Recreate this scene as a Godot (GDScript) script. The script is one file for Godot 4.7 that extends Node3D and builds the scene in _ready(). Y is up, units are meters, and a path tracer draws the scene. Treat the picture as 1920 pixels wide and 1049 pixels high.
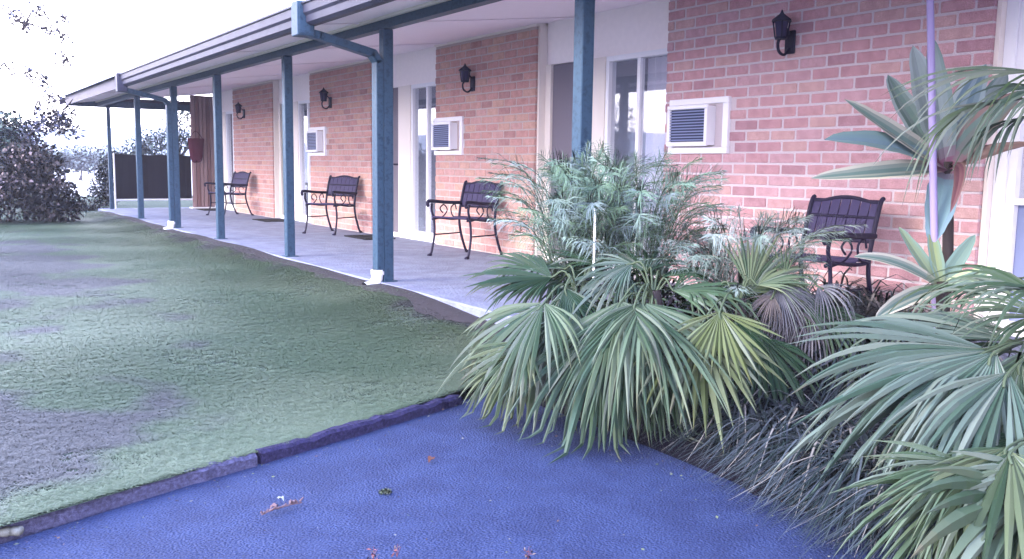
extends Node3D

var rng := RandomNumberGenerator.new()
var used := {}
var M := {}

# ---------- small helpers ----------
func lin(r: float, g: float, b: float) -> Color:
	return Color(r, g, b).linear_to_srgb()

func noise_tex(sd: int, freq: float, a: Color, b: Color, size := 256, oct := 4, gain := 0.5, lo := 0.0, hi := 1.0) -> ImageTexture:
	var n := FastNoiseLite.new()
	n.seed = sd
	n.frequency = freq
	n.fractal_octaves = oct
	n.fractal_gain = gain
	var im := n.get_seamless_image(size, size)
	im.convert(Image.FORMAT_RGB8)
	for y in size:
		for x in size:
			var v = clampf((im.get_pixel(x, y).r - lo) / (hi - lo), 0.0, 1.0)
			im.set_pixel(x, y, a.lerp(b, v))
	im.generate_mipmaps()
	return ImageTexture.create_from_image(im)

func normal_tex(sd: int, freq: float, strength: float, size := 256, oct := 4) -> ImageTexture:
	var n := FastNoiseLite.new()
	n.seed = sd
	n.frequency = freq
	n.fractal_octaves = oct
	var im := n.get_seamless_image(size, size)
	im.convert(Image.FORMAT_RGBA8)
	im.bump_map_to_normal_map(strength)
	im.generate_mipmaps()
	return ImageTexture.create_from_image(im)

func mat(c: Color, rough := 0.7, metal := 0.0) -> StandardMaterial3D:
	var m := StandardMaterial3D.new()
	m.albedo_color = c
	m.roughness = rough
	m.metallic = metal
	m.metallic_specular = 0.22
	m.cull_mode = BaseMaterial3D.CULL_DISABLED
	return m

func surf(c: Color, rough: float, tex: Texture2D, scale: float, nrm: Texture2D = null, ns := 1.0) -> StandardMaterial3D:
	var m := mat(c, rough)
	m.uv1_triplanar = true
	m.uv1_world_triplanar = true
	m.uv1_scale = Vector3.ONE * scale
	m.albedo_texture = tex
	if nrm:
		m.normal_enabled = true
		m.normal_texture = nrm
		m.normal_scale = ns
	return m

func leafmat(rough := 0.5, back := 0.25) -> StandardMaterial3D:
	var m := mat(Color.WHITE, rough)
	m.vertex_color_use_as_albedo = true
	if back > 0.0:
		m.backlight_enabled = true
		m.backlight = Color(back, back * 1.1, back * 0.8)
	return m

func new_st() -> SurfaceTool:
	var st := SurfaceTool.new()
	st.begin(Mesh.PRIMITIVE_TRIANGLES)
	return st

func quad(st: SurfaceTool, a: Vector3, b: Vector3, c: Vector3, d: Vector3):
	var n := (c - a).cross(b - a).normalized()
	for v in [a, b, c, a, c, d]:
		st.set_normal(n)
		st.add_vertex(v)

func bx(st: SurfaceTool, lo: Vector3, hi: Vector3, xf := Transform3D.IDENTITY):
	var p := []
	for i in 8:
		p.append(xf * Vector3(hi.x if i & 1 else lo.x, hi.y if i & 2 else lo.y, hi.z if i & 4 else lo.z))
	quad(st, p[0], p[2], p[3], p[1])
	quad(st, p[5], p[7], p[6], p[4])
	quad(st, p[4], p[6], p[2], p[0])
	quad(st, p[1], p[3], p[7], p[5])
	quad(st, p[2], p[6], p[7], p[3])
	quad(st, p[4], p[0], p[1], p[5])

# box with chamfered edges along its longest axis and ends
func cbx(st: SurfaceTool, lo: Vector3, hi: Vector3, c: float, xf := Transform3D.IDENTITY):
	var ce := (lo + hi) * 0.5
	var h := (hi - lo) * 0.5
	var pts := {}
	for sx in [-1, 1]:
		for sy in [-1, 1]:
			for sz in [-1, 1]:
				var k := Vector3(sx, sy, sz)
				pts[[sx, sy, sz, 0]] = xf * (ce + k * Vector3(h.x, h.y - c, h.z - c))
				pts[[sx, sy, sz, 1]] = xf * (ce + k * Vector3(h.x - c, h.y, h.z - c))
				pts[[sx, sy, sz, 2]] = xf * (ce + k * Vector3(h.x - c, h.y - c, h.z))
	var cw := xf * ce
	var f := func(a, b, cc, d):
		var n = (cc - a).cross(b - a)
		if n.dot((a + b + cc + d) * 0.25 - cw) < 0.0:
			quad(st, a, d, cc, b)
		else:
			quad(st, a, b, cc, d)
	for s in [-1, 1]:
		f.call(pts[[s, -1, -1, 0]], pts[[s, 1, -1, 0]], pts[[s, 1, 1, 0]], pts[[s, -1, 1, 0]])
		f.call(pts[[-1, s, -1, 1]], pts[[1, s, -1, 1]], pts[[1, s, 1, 1]], pts[[-1, s, 1, 1]])
		f.call(pts[[-1, -1, s, 2]], pts[[1, -1, s, 2]], pts[[1, 1, s, 2]], pts[[-1, 1, s, 2]])
		for t in [-1, 1]:
			f.call(pts[[s, t, -1, 0]], pts[[s, t, 1, 0]], pts[[s, t, 1, 1]], pts[[s, t, -1, 1]])
			f.call(pts[[s, -1, t, 0]], pts[[s, 1, t, 0]], pts[[s, 1, t, 2]], pts[[s, -1, t, 2]])
			f.call(pts[[-1, s, t, 1]], pts[[1, s, t, 1]], pts[[1, s, t, 2]], pts[[-1, s, t, 2]])

func tube(st: SurfaceTool, pts: Array, radii: Array, sides := 7):
	var rings := []
	var ref := Vector3(0.31, 0.9, 0.2).normalized()
	for i in pts.size():
		var a: Vector3 = pts[max(i - 1, 0)]
		var b: Vector3 = pts[min(i + 1, pts.size() - 1)]
		var d := (b - a).normalized()
		if absf(d.dot(ref)) > 0.95:
			ref = Vector3(0.9, 0.1, 0.4).normalized()
		var u := d.cross(ref).normalized()
		var v := d.cross(u)
		ref = -u.cross(d).normalized() if false else ref
		var r: float = radii[i] if i < radii.size() else radii[-1]
		var ring := []
		for k in sides:
			var an := TAU * k / sides
			ring.append([pts[i] + (u * cos(an) + v * sin(an)) * r, u * cos(an) + v * sin(an)])
		rings.append(ring)
	for i in rings.size() - 1:
		for k in sides:
			var k2 := (k + 1) % sides
			for q in [rings[i][k], rings[i + 1][k], rings[i + 1][k2], rings[i][k], rings[i + 1][k2], rings[i][k2]]:
				st.set_normal(q[1])
				st.add_vertex(q[0])
	for e in [0, rings.size() - 1]:
		var n: Vector3 = (pts[0] - pts[1]).normalized() if e == 0 else (pts[-1] - pts[-2]).normalized()
		for k in range(1, sides - 1):
			for q in [rings[e][0], rings[e][k], rings[e][k + 1]]:
				st.set_normal(n)
				st.add_vertex(q[0])

func curve(p: Array, n := 4) -> Array:
	var out := []
	for i in p.size() - 1:
		var a: Vector3 = p[max(i - 1, 0)]
		var b: Vector3 = p[i]
		var c: Vector3 = p[i + 1]
		var d: Vector3 = p[min(i + 2, p.size() - 1)]
		for k in n:
			out.append(b.cubic_interpolate(c, a, d, float(k) / n))
	out.append(p[-1])
	return out

func numbered(nm: String) -> String:
	var k: int = used.get(nm, -1) + 1
	used[nm] = k
	return nm if k == 0 else "%s_%03d" % [nm, k]

func meshnode(called: String, mesh: Mesh, m: Material, parent: Node) -> MeshInstance3D:
	var o := MeshInstance3D.new()
	o.name = numbered(called) if parent == self else called
	o.mesh = mesh
	if m:
		o.material_override = m
	parent.add_child(o, true)
	return o

func obj(called: String, st: SurfaceTool, m: Material, parent: Node = self) -> MeshInstance3D:
	return meshnode(called, st.commit(), m, parent)

func tag(o: Node, label: String, category: String, group := ""):
	o.set_meta("label", label)
	o.set_meta("category", category)
	if group != "":
		o.set_meta("group", group)

func thing(called: String, label: String, category: String, at := Vector3.ZERO, turn := 0.0, group := "") -> Node3D:
	var o := Node3D.new()
	o.name = numbered(called)
	add_child(o)
	o.position = at
	o.rotation.y = turn
	tag(o, label, category, group)
	return o

func struct(called: String, st: SurfaceTool, m: Material) -> MeshInstance3D:
	var o := obj(called, st, m)
	o.set_meta("kind", "structure")
	return o

# ---------- setting numbers ----------
const WX := 5.54          # brick face
const RX := 5.67          # recessed wall face
const SLABX := 3.30
const DRIVE := -0.22

func edge_z(x: float) -> float:      # the timber edging between drive and lawn
	return -3.12 - 0.36 * x

func lawn_y(x: float, z: float) -> float:
	var d := (edge_z(x) - z) * 0.94
	return -0.165 + 0.10 * smoothstep(0.0, 2.4, d) + 0.008 * sin(x * 2.3 + z * 1.1) + 0.006 * sin(z * 2.9 - x * 1.7) + 0.058 * smoothstep(2.7, 3.25, x)

func _ready():
	rng.seed = 20240611
	# ---------- camera, sky, sun, exposure ----------
	var cam := Camera3D.new()
	cam.name = "camera"
	cam.fov = 34.29
	cam.far = 2000.0
	cam.near = 0.05
	cam.position = Vector3(0, 0.99, 0)
	cam.rotation_order = EULER_ORDER_YXZ
	cam.rotation_degrees = Vector3(-7.1, -33.7, 0.8)
	add_child(cam)
	cam.current = true
	var sky_m := ProceduralSkyMaterial.new()
	sky_m.sky_top_color = Color(0.52, 0.60, 0.80)
	sky_m.sky_horizon_color = Color(1.0, 0.965, 1.0)
	sky_m.sky_curve = 0.3
	sky_m.ground_horizon_color = Color(0.75, 0.76, 0.85)
	sky_m.ground_bottom_color = Color(0.35, 0.36, 0.42)
	var sky := Sky.new()
	sky.sky_material = sky_m
	var env := Environment.new()
	env.background_mode = Environment.BG_SKY
	env.sky = sky
	env.tonemap_mode = Environment.TONE_MAPPER_LINEAR
	env.tonemap_exposure = 16.0
	env.fog_enabled = true
	env.fog_density = 0.0012
	env.fog_light_color = Color(0.93, 0.93, 1.0)
	env.sdfgi_enabled = true
	env.ssao_enabled = true
	env.ssil_enabled = true
	var we := WorldEnvironment.new()
	we.name = "world_environment"
	we.environment = env
	add_child(we)
	var sun := DirectionalLight3D.new()
	sun.name = "sun"
	sun.light_energy = 0.18
	sun.light_angular_distance = 24.0
	sun.light_color = Color(1.0, 0.97, 0.94)
	sun.shadow_enabled = true
	add_child(sun)
	sun.look_at_from_position(Vector3(-8.0, 4.6, -1.5), Vector3.ZERO)
	materials()
	setting()
	building()
	fittings()
	chairs()
	bed()
	background()
	small_things()

func materials():
	var fine := noise_tex(3, 0.09, Color(0.80, 0.80, 0.80), Color(1, 1, 1), 512, 5, 0.6, 0.2, 0.8)
	var speck := noise_tex(5, 0.33, Color(0.50, 0.50, 0.52), Color(1, 1, 1), 512, 4, 0.7, 0.2, 0.75)
	var blot := noise_tex(8, 0.012, Color(0.90, 0.89, 0.91), Color(1, 1, 1), 512, 6, 0.6, 0.25, 0.75)
	var grain_n := normal_tex(9, 0.30, 6.0, 512, 3)
	var rough_n := normal_tex(12, 0.12, 5.0, 512, 5)
	M.fine = fine
	var soft := noise_tex(18, 0.05, Color(0.985, 0.985, 0.985), Color(1, 1, 1), 256, 4, 0.5, 0.2, 0.8)
	M.speck = speck
	M.blot = blot
	M.drive = surf(lin(0.031, 0.043, 0.103), 0.7, noise_tex(55, 0.30, Color(0.72, 0.72, 0.74), Color(1, 1, 1), 512, 5, 0.75, 0.25, 0.7), 0.55, grain_n, 0.4)
	M.drive.detail_enabled = true
	M.drive.detail_albedo = noise_tex(14, 0.01, Color(0.89, 0.88, 0.90), Color(1, 1, 1), 512, 7, 0.72, 0.3, 0.7)
	M.drive.detail_blend_mode = BaseMaterial3D.BLEND_MODE_MUL
	M.soil = surf(lin(0.072, 0.098, 0.070), 0.95, speck, 0.8, rough_n, 1.0)
	M.mulch = surf(lin(0.018, 0.015, 0.026), 0.95, speck, 2.0, rough_n, 1.5)
	M.gravel = surf(lin(0.55, 0.53, 0.52), 0.95, speck, 0.3)
	M.slab = surf(lin(0.175, 0.190, 0.265), 0.75, blot, 0.5, rough_n, 0.25)
	M.mortar_warm = surf(lin(0.60, 0.48, 0.45), 0.9, fine, 3.0, rough_n, 0.6)
	M.mortar = surf(lin(0.70, 0.60, 0.63), 0.9, fine, 3.0, rough_n, 0.6)
	M.cream = surf(lin(0.88, 0.79, 0.77), 0.6, soft, 1.0)
	M.ceiling = surf(lin(0.84, 0.74, 0.78), 0.65, soft, 0.6)
	M.trim = mat(lin(0.72, 0.64, 0.58), 0.5)
	M.white = mat(lin(0.78, 0.76, 0.78), 0.4)
	M.teal = surf(lin(0.031, 0.060, 0.098), 0.45, noise_tex(41, 0.04, Color(0.82, 0.83, 0.84), Color(1, 1, 1), 256, 6, 0.7, 0.22, 0.5), 1.8)
	M.fascia = surf(lin(0.040, 0.036, 0.062), 0.5, blot, 0.8)
	M.gutter = surf(lin(0.036, 0.037, 0.062), 0.45, blot, 0.8)
	M.roof = mat(lin(0.40, 0.39, 0.42), 0.4)
	M.screen_door = surf(lin(0.20, 0.175, 0.21), 0.6, fine, 4.0)
	M.green_door = surf(lin(0.20, 0.23, 0.20), 0.6, fine, 4.0)
	M.glass = mat(Color(0.75, 0.78, 0.88, 0.12), 0.02)
	M.glass.transparency = BaseMaterial3D.TRANSPARENCY_ALPHA
	M.glass.metallic_specular = 0.6
	M.curtain = surf(lin(0.76, 0.73, 0.82), 0.9, fine, 2.0)
	M.room = mat(lin(0.22, 0.20, 0.22), 0.9)
	M.iron = surf(lin(0.030, 0.024, 0.055), 0.5, speck, 6.0)
	M.slat = surf(lin(0.070, 0.056, 0.135), 0.55, speck, 5.0)
	M.ac_white = mat(lin(0.76, 0.74, 0.78), 0.45)
	M.ac_grille = mat(lin(0.035, 0.042, 0.085), 0.5)
	M.ac_louvre = mat(lin(0.20, 0.23, 0.38), 0.5)
	M.timber = surf(lin(0.24, 0.13, 0.125), 0.75, fine, 2.0)
	M.timber2 = surf(lin(0.34, 0.22, 0.215), 0.75, fine, 2.0)
	M.dark_panel = surf(lin(0.014, 0.011, 0.016), 0.8, fine, 2.0)
	M.maroon = surf(lin(0.10, 0.02, 0.038), 0.85, fine, 4.0)
	M.sleeper = surf(lin(0.035, 0.03, 0.08), 0.85, noise_tex(21, 0.06, Color(0.5, 0.5, 0.55), Color(1, 1, 1), 256, 5, 0.65, 0.2, 0.8), 2.5, rough_n, 1.2)
	M.sleeper2 = surf(lin(0.085, 0.082, 0.15), 0.85, noise_tex(22, 0.06, Color(0.6, 0.6, 0.62), Color(1, 1, 1), 256, 5, 0.65, 0.2, 0.8), 2.5, rough_n, 1.2)
	M.mat = surf(lin(0.03, 0.028, 0.032), 0.95, speck, 6.0, rough_n, 1.5)
	M.plastic = mat(lin(0.78, 0.78, 0.80), 0.4)
	M.pole = mat(lin(0.20, 0.165, 0.31), 0.45)
	M.stone = surf(lin(0.25, 0.25, 0.22), 0.9, speck, 5.0, rough_n, 1.0)
	M.bark = surf(lin(0.05, 0.04, 0.042), 0.9, fine, 5.0, rough_n, 1.5)
	M.leaf = leafmat(0.45, 0.22)
	M.grass = leafmat(0.6, 0.2)
	M.deadleaf = leafmat(0.8, 0.15)
	M.paper = mat(lin(0.75, 0.74, 0.76), 0.8)
	M.blueprint = mat(lin(0.12, 0.18, 0.55), 0.7)
	M.bricks = []
	M.warm = []
	var bt := noise_tex(31, 0.15, Color(0.82, 0.80, 0.80), Color(1, 1, 1), 256, 5, 0.6, 0.2, 0.8)
	var grime := noise_tex(33, 0.012, Color(0.93, 0.92, 0.92), Color(1, 1, 1), 256, 6, 0.65, 0.25, 0.7)
	for c in [[0.68, 0.41, 0.42], [0.66, 0.38, 0.40], [0.69, 0.44, 0.42], [0.63, 0.36, 0.385], [0.67, 0.415, 0.445], [0.54, 0.31, 0.345]]:
		M.bricks.append(surf(lin(c[0], c[1], c[2]), 0.85, bt, 3.0, rough_n, 0.9))
		M.warm.append(surf(lin(c[0] * 0.97, c[1] * 0.94, c[2] * 0.80), 0.85, bt, 3.0, rough_n, 0.9))
	for m in M.bricks + M.warm:
		m.detail_enabled = true
		m.detail_albedo = grime
		m.detail_blend_mode = BaseMaterial3D.BLEND_MODE_MUL

func grid(x0: float, x1: float, z0: float, z1: float, nx: int, nz: int, f: Callable, st: SurfaceTool):
	# rows run in z between f-limits; f(x, z) gives a point
	for i in nx:
		for j in nz:
			var xa := lerpf(x0, x1, float(i) / nx)
			var xb := lerpf(x0, x1, float(i + 1) / nx)
			var za := lerpf(z0, z1, float(j) / nz)
			var zb := lerpf(z0, z1, float(j + 1) / nz)
			var a: Vector3 = f.call(xa, za)
			var b: Vector3 = f.call(xb, za)
			var c: Vector3 = f.call(xb, zb)
			var d: Vector3 = f.call(xa, zb)
			for v in [a, c, b, a, d, c]:
				st.set_smooth_group(0)
				st.add_vertex(v)

func setting():
	var st := new_st()
	bx(st, Vector3(-500, -0.9, -500), Vector3(500, -0.32, 500))
	struct("ground", st, M.gravel)
	# drive, slightly uneven
	st = new_st()
	grid(-12.0, 2.62, 0.0, 1.0, 60, 40, func(x, t):
		var z: float = lerpf(9.0, edge_z(x), t)
		return Vector3(x, DRIVE + 0.006 * sin(x * 1.9 + z) + 0.005 * sin(z * 2.7 - x), z), st)
	st.index()
	st.generate_normals()
	struct("driveway", st, M.drive)
	# lawn soil
	st = new_st()
	grid(-9.0, SLABX + 0.02, 0.0, 1.0, 44, 60, func(x, t):
		var z: float = lerpf(edge_z(x), -20.0, t)
		return Vector3(x, lawn_y(x, z) - 0.004, z), st)
	grid(-9.0, 9.5, -20.004, -30.0, 10, 8, func(x, z): return Vector3(x, -0.075 + 0.01 * sin(x + z), z), st)
	st.index()
	st.generate_normals()
	struct("lawn", st, M.soil)
	# worn soil strip along the slab
	st = new_st()
	var strip_n := FastNoiseLite.new()
	strip_n.seed = 71
	strip_n.frequency = 1.6
	strip_n.fractal_octaves = 4
	grid(0.0, 1.0, -4.75, -19.5, 4, 160, func(t, z):
		var x: float = lerpf(3.10 + 0.16 * strip_n.get_noise_1d(z), SLABX + 0.01, t)
		return Vector3(x, lawn_y(x, z) + 0.002, z), st)
	st.index()
	st.generate_normals()
	struct("soil_strip", st, surf(lin(0.070, 0.060, 0.066), 0.95, M.speck, 1.5))
	# garden bed
	st = new_st()
	grid(2.50, 4.6, -4.75, 2.5, 24, 60, func(x, z):
		var h: float = -0.24 + 0.20 * smoothstep(2.55, 3.3, x) + 0.02 * sin(x * 9.0 + z * 4.0) * sin(z * 7.0 - x * 3.0)
		if x > 2.62: h = maxf(h, DRIVE - 0.03)
		return Vector3(x, h, z), st)
	st.index()
	st.generate_normals()
	struct("garden_bed", st, M.mulch)
	# verandah floor
	st = new_st()
	cbx(st, Vector3(SLABX, -0.3, -20.6), Vector3(9.0, 0.0, -4.0), 0.012)
	cbx(st, Vector3(4.5, -0.3, -3.998), Vector3(9.0, -0.001, 2.6), 0.012)
	struct("verandah_floor", st, M.slab)
	# grass: short tufts over the lawn
	var tuft := new_st()
	var tr := RandomNumberGenerator.new()
	tr.seed = 77
	for k in 9:
		var an := tr.randf() * TAU
		var b := Vector3(tr.randf_range(-0.018, 0.018), 0, tr.randf_range(-0.018, 0.018))
		var dirv := Vector3(cos(an), 0, sin(an))
		var sidev := Vector3(-sin(an), 0, cos(an)) * 0.0026
		var h := tr.randf_range(0.009, 0.019)
		var m1 := b + Vector3.UP * h * 0.55 + dirv * h * 0.7
		var tip := b + Vector3.UP * h * 0.75 + dirv * h * 1.9
		var n := (Vector3.UP + dirv * 0.15).normalized()
		for v in [b - sidev, m1 - sidev, m1 + sidev, b - sidev, m1 + sidev, b + sidev, m1 - sidev, tip, m1 + sidev]:
			tuft.set_normal(n)
			tuft.add_vertex(v)
	var mm := MultiMesh.new()
	mm.transform_format = MultiMesh.TRANSFORM_3D
	mm.use_colors = true
	mm.mesh = tuft.commit()
	var xs := []
	var patch := FastNoiseLite.new()
	patch.seed = 4
	patch.frequency = 0.55
	patch.fractal_octaves = 3
	var fine_n := FastNoiseLite.new()
	fine_n.seed = 6
	fine_n.frequency = 6.0
	var gr := RandomNumberGenerator.new()
	gr.seed = 99
	while xs.size() < 280000:
		var x := gr.randf_range(-2.2, SLABX - 0.02)
		var dd := pow(gr.randf(), 1.35) * 15.5
		var z := edge_z(x) - 0.025 - dd
		if z < -19.6 or x < -z * 0.055 - 1.3:
			continue
		var near_slab := SLABX - x
		if near_slab < 0.16 and gr.randf() < 0.75:
			continue
		var bare := patch.get_noise_2d(x * 1.3 + 40.0, z * 1.3)
		if bare > 0.34 and gr.randf() < 0.6:
			continue
		xs.append(Vector3(x, lawn_y(x, z) - 0.004, z))
	mm.instance_count = xs.size()
	for i in xs.size():
		var p: Vector3 = xs[i]
		var s := gr.randf_range(0.55, 1.05) * (1.0 + 0.02 * maxf(0.0, -p.z - 5.0))
		mm.set_instance_transform(i, Transform3D(Basis(Vector3.UP, gr.randf() * TAU).scaled(Vector3(s, s * gr.randf_range(0.45, 0.8), s)), p))
		var q := patch.get_noise_2d(p.x, p.z)
		var c := Color(0.062, 0.090, 0.055).lerp(Color(0.090, 0.116, 0.075), clampf(0.5 + q * 1.4, 0, 1))
		# worn ground: thin brown-violet turf by the sleepers' far end and along the slab; far left towards the bush, tree shade painted into the turf
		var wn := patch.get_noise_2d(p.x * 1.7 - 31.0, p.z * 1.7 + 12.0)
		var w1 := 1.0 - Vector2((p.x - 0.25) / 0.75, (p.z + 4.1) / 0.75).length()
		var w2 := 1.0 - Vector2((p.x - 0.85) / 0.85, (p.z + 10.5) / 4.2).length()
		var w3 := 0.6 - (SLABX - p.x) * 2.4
		var dry := clampf(maxf(maxf(w1, w2), w3) * 2.2 + wn * 2.4, 0.0, 1.0)  # blends worn turf with the painted tree shade
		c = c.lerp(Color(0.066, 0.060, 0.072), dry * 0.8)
		c = c * gr.randf_range(0.88, 1.12)
		c.a = 1.0
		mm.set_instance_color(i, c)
	var mi := MultiMeshInstance3D.new()
	mi.name = "lawn_grass"
	mi.multimesh = mm
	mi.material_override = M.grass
	add_child(mi)
	tag(mi, "short blue-green turf covering the lawn beside the verandah", "grass")
	mi.set_meta("kind", "stuff")

# ---------- the building ----------
func door_set(b: Node3D, z0: float, near_z: float, leafm: Material, dark: bool):
	# recess from z0 (far) to near_z: cream jamb, solid leaf, mullion, sliding glass door
	var st := new_st()
	bx(st, Vector3(RX, 2.05, z0), Vector3(RX + 0.1, 2.52, near_z))
	obj("wall_infill", st, M.cream, b)
	st = new_st()
	bx(st, Vector3(RX - 0.02, 0.0, z0), Vector3(RX + 0.1, 2.048, z0 + 0.09))
	bx(st, Vector3(RX - 0.022, 0.0, z0 + 0.62), Vector3(RX + 0.1, 2.048, z0 + 0.98))
	obj("door_jamb", st, M.trim, b)
	st = new_st()
	cbx(st, Vector3(RX + 0.01, 0.06, z0 + 0.092), Vector3(RX + 0.05, 2.046, z0 + 0.618), 0.004)
	var leaf := obj("door", st, leafm, b)
	st = new_st()
	tube(st, curve([Vector3(RX + 0.005, 1.0, z0 + 0.57), Vector3(RX - 0.045, 1.0, z0 + 0.57), Vector3(RX - 0.05, 1.0, z0 + 0.47)], 3), [0.011], 6)
	obj("handle", st, M.iron, leaf)
	st = new_st()
	bx(st, Vector3(RX - 0.03, 0.0, z0 + 0.093), Vector3(RX + 0.1, 0.058, z0 + 0.617))
	obj("door_sill", st, M.white, b)
	# sliding door
	var a := z0 + 0.982
	var e := near_z
	st = new_st()
	bx(st, Vector3(RX - 0.03, 0.0, a), Vector3(RX + 0.08, 0.11, e))
	bx(st, Vector3(RX - 0.01, 2.0, a), Vector3(RX + 0.08, 2.048, e))
	bx(st, Vector3(RX - 0.011, 0.112, a), Vector3(RX + 0.079, 1.998, a + 0.045))
	bx(st, Vector3(RX - 0.011, 0.112, e - 0.045), Vector3(RX + 0.079, 1.998, e))
	var mid := lerpf(a, e, 0.47)
	bx(st, Vector3(RX + 0.005, 0.112, mid - 0.022), Vector3(RX + 0.06, 1.998, mid + 0.022))
	var fr := obj("sliding_door", st, M.white, b)
	for k in 2:
		st = new_st()
		var za := a + 0.046 if k == 0 else mid + 0.023
		var zb := mid - 0.023 if k == 0 else e - 0.046
		bx(st, Vector3(RX + 0.03, 0.113, za), Vector3(RX + 0.036, 1.997, zb))
		obj("pane", st, M.glass, fr)
	# curtain with folds behind the near pane
	st = new_st()
	var n := 26
	var c0 := mid - 0.05 if not dark else mid + 0.05
	var prev := Vector3.ZERO
	for i in n + 1:
		var z := lerpf(c0, e - 0.02, float(i) / n)
		var p := Vector3(RX + 0.16 + 0.025 * sin(i * 1.7) + 0.008 * sin(i * 0.7), 0.03, z)
		if i > 0:
			quad(st, prev, prev + Vector3.UP * 1.98, p + Vector3.UP * 1.98, p)
		prev = p
	obj("curtain", st, M.curtain, fr)

func building():
	var b := thing("motel_building", "long single-storey brick motel wing with a teal-posted verandah", "building", Vector3.ZERO)
	var st: SurfaceTool
	var panels := [[-5.94, -3.09], [-10.08, -7.92], [-14.32, -11.98], [-18.49, -16.17]]
	var brick := new_st()
	cbx(brick, Vector3(-0.05, -0.0355, -0.115), Vector3(0.05, 0.0355, 0.115), 0.005)
	var bm := brick.commit()
	var tone_mesh := []
	for m in M.bricks:
		var am: ArrayMesh = bm.duplicate()
		am.surface_set_material(0, m)
		tone_mesh.append(am)
	var br := RandomNumberGenerator.new()
	br.seed = 5
	var singles := 0
	for pi in 4:
		var z0: float = panels[pi][0]
		var z1: float = panels[pi][1]
		st = new_st()
		bx(st, Vector3(WX + 0.006, 0.0, z0 + 0.006), Vector3(RX + 0.1, 2.44, z1 - 0.006))
		var pn := obj("brick_panel", st, M.mortar if pi == 0 else M.mortar_warm, b)
		pn.set_meta("label", ["large brick panel behind the palms", "brick panel with a coach lamp and white air conditioner", "weathered brick panel between two doors", "far brick panel near the timber screen"][pi])
		var joined := {}
		for course in range(27, -1, -1):
			var y := 0.048 + course * 0.0862
			var x := z1 - (0.0 if course % 2 == 0 else 0.12)
			var end := z1
			while end > z0 + 0.02:
				var start := maxf(end - (0.226 if not (end == z1 and course % 2 == 1) else 0.11), z0)
				var cz := (start + end) * 0.5
				var sc := (end - start) / 0.23
				end = start - 0.015
				if start - z0 < 0.03:
					end = z0
				var tone := br.randi() % 5
				if br.randf() < 0.08: tone = 5
				# the wall openings taken up by air conditioners
				var ac: bool = pi < 3 and y > 1.145 and y < 1.56 and cz < z0 + 0.70 and cz > z0 + 0.06
				if ac:
					continue
				var proud := br.randf_range(-0.0025, 0.0025)
				var xf := Transform3D(Basis(Vector3(1, 0, 0), br.randf_range(-0.009, 0.009)).scaled(Vector3(1, br.randf_range(0.965, 1.02), sc * br.randf_range(0.985, 1.0))), Vector3(WX + 0.05 + proud, y + br.randf_range(-0.001, 0.001), cz))
				if pi == 0 and singles < 300 and y > 0.26:
					var bi := MeshInstance3D.new()
					bi.name = "brick"
					bi.mesh = tone_mesh[tone]
					bi.transform = xf
					pn.add_child(bi, true)
					singles += 1
				else:
					if not joined.has(tone):
						joined[tone] = new_st()
					joined[tone].append_from(bm, 0, xf)
		for tone in joined:
			var o := obj("bricks", joined[tone], M.bricks[tone] if pi == 0 else M.warm[tone], pn)
			o.set_meta("kind", "stuff")
		# cream bead over the panel
		st = new_st()
		bx(st, Vector3(WX - 0.01, 2.442, z0 - 0.01), Vector3(RX + 0.1, 2.475, z1 + 0.01))
		bx(st, Vector3(WX + 0.03, 0.0, z1 + 0.001), Vector3(RX + 0.098, 2.44, z1 + 0.03))
		obj("trim_strip", st, M.trim, b)
	# recesses between the panels
	var rec := [[-7.889, -5.941], [-11.949, -10.081], [-16.139, -14.321], [-20.39, -18.491]]
	for i in 4:
		door_set(b, rec[i][0], rec[i][1], M.screen_door if i < 2 else M.green_door, i != 0)
	# office window right of the near panel
	st = new_st()
	bx(st, Vector3(RX, 2.1, -3.059), Vector3(RX + 0.1, 2.52, 2.6))
	obj("wall_infill", st, M.cream, b)
	st = new_st()
	bx(st, Vector3(RX - 0.05, 0.0, -3.058), Vector3(RX + 0.09, 2.098, -2.985))
	bx(st, Vector3(RX - 0.03, 0.0, -2.984), Vector3(RX + 0.09, 2.098, -2.93))
	bx(st, Vector3(RX - 0.07, 0.0, -2.929), Vector3(RX + 0.09, 0.08, 2.6))
	bx(st, Vector3(RX - 0.03, 0.80, -2.929), Vector3(RX + 0.06, 0.84, 2.6))
	bx(st, Vector3(RX - 0.03, 2.04, -2.929), Vector3(RX + 0.09, 2.097, 2.6))
	bx(st, Vector3(RX - 0.028, 0.842, -1.5), Vector3(RX + 0.06, 2.038, -1.44))
	var wf := obj("window", st, M.white, b)
	for zz in [[-2.928, -1.502], [-1.438, 2.59]]:
		st = new_st()
		bx(st, Vector3(RX + 0.02, 0.841, zz[0]), Vector3(RX + 0.026, 2.039, zz[1]))
		obj("pane", st, M.glass, wf)
		st = new_st()
		bx(st, Vector3(RX + 0.02, 0.082, zz[0]), Vector3(RX + 0.03, 0.798, zz[1]))
		obj("lower_panel", st, M.ac_louvre, wf)
	st = new_st()
	var prev := Vector3.ZERO
	for i in 50:
		var p := Vector3(RX + 0.15 + 0.025 * sin(i * 1.6), 0.62, -2.95 + i * 0.05)
		if i > 0:
			quad(st, prev, prev + Vector3.UP * 1.45, p + Vector3.UP * 1.45, p)
		prev = p
	obj("curtain", st, M.curtain, wf)
	# rooms behind: rear wall, ends and party walls, so that the glass looks into rooms
	st = new_st()
	bx(st, Vector3(8.9, 0.0, -20.6), Vector3(9.0, 3.0, 2.6))
	bx(st, Vector3(RX + 0.102, 0.0, 2.5), Vector3(8.898, 3.0, 2.598))
	bx(st, Vector3(RX + 0.102, 0.0, -20.59), Vector3(8.898, 3.0, -20.5))
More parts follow.
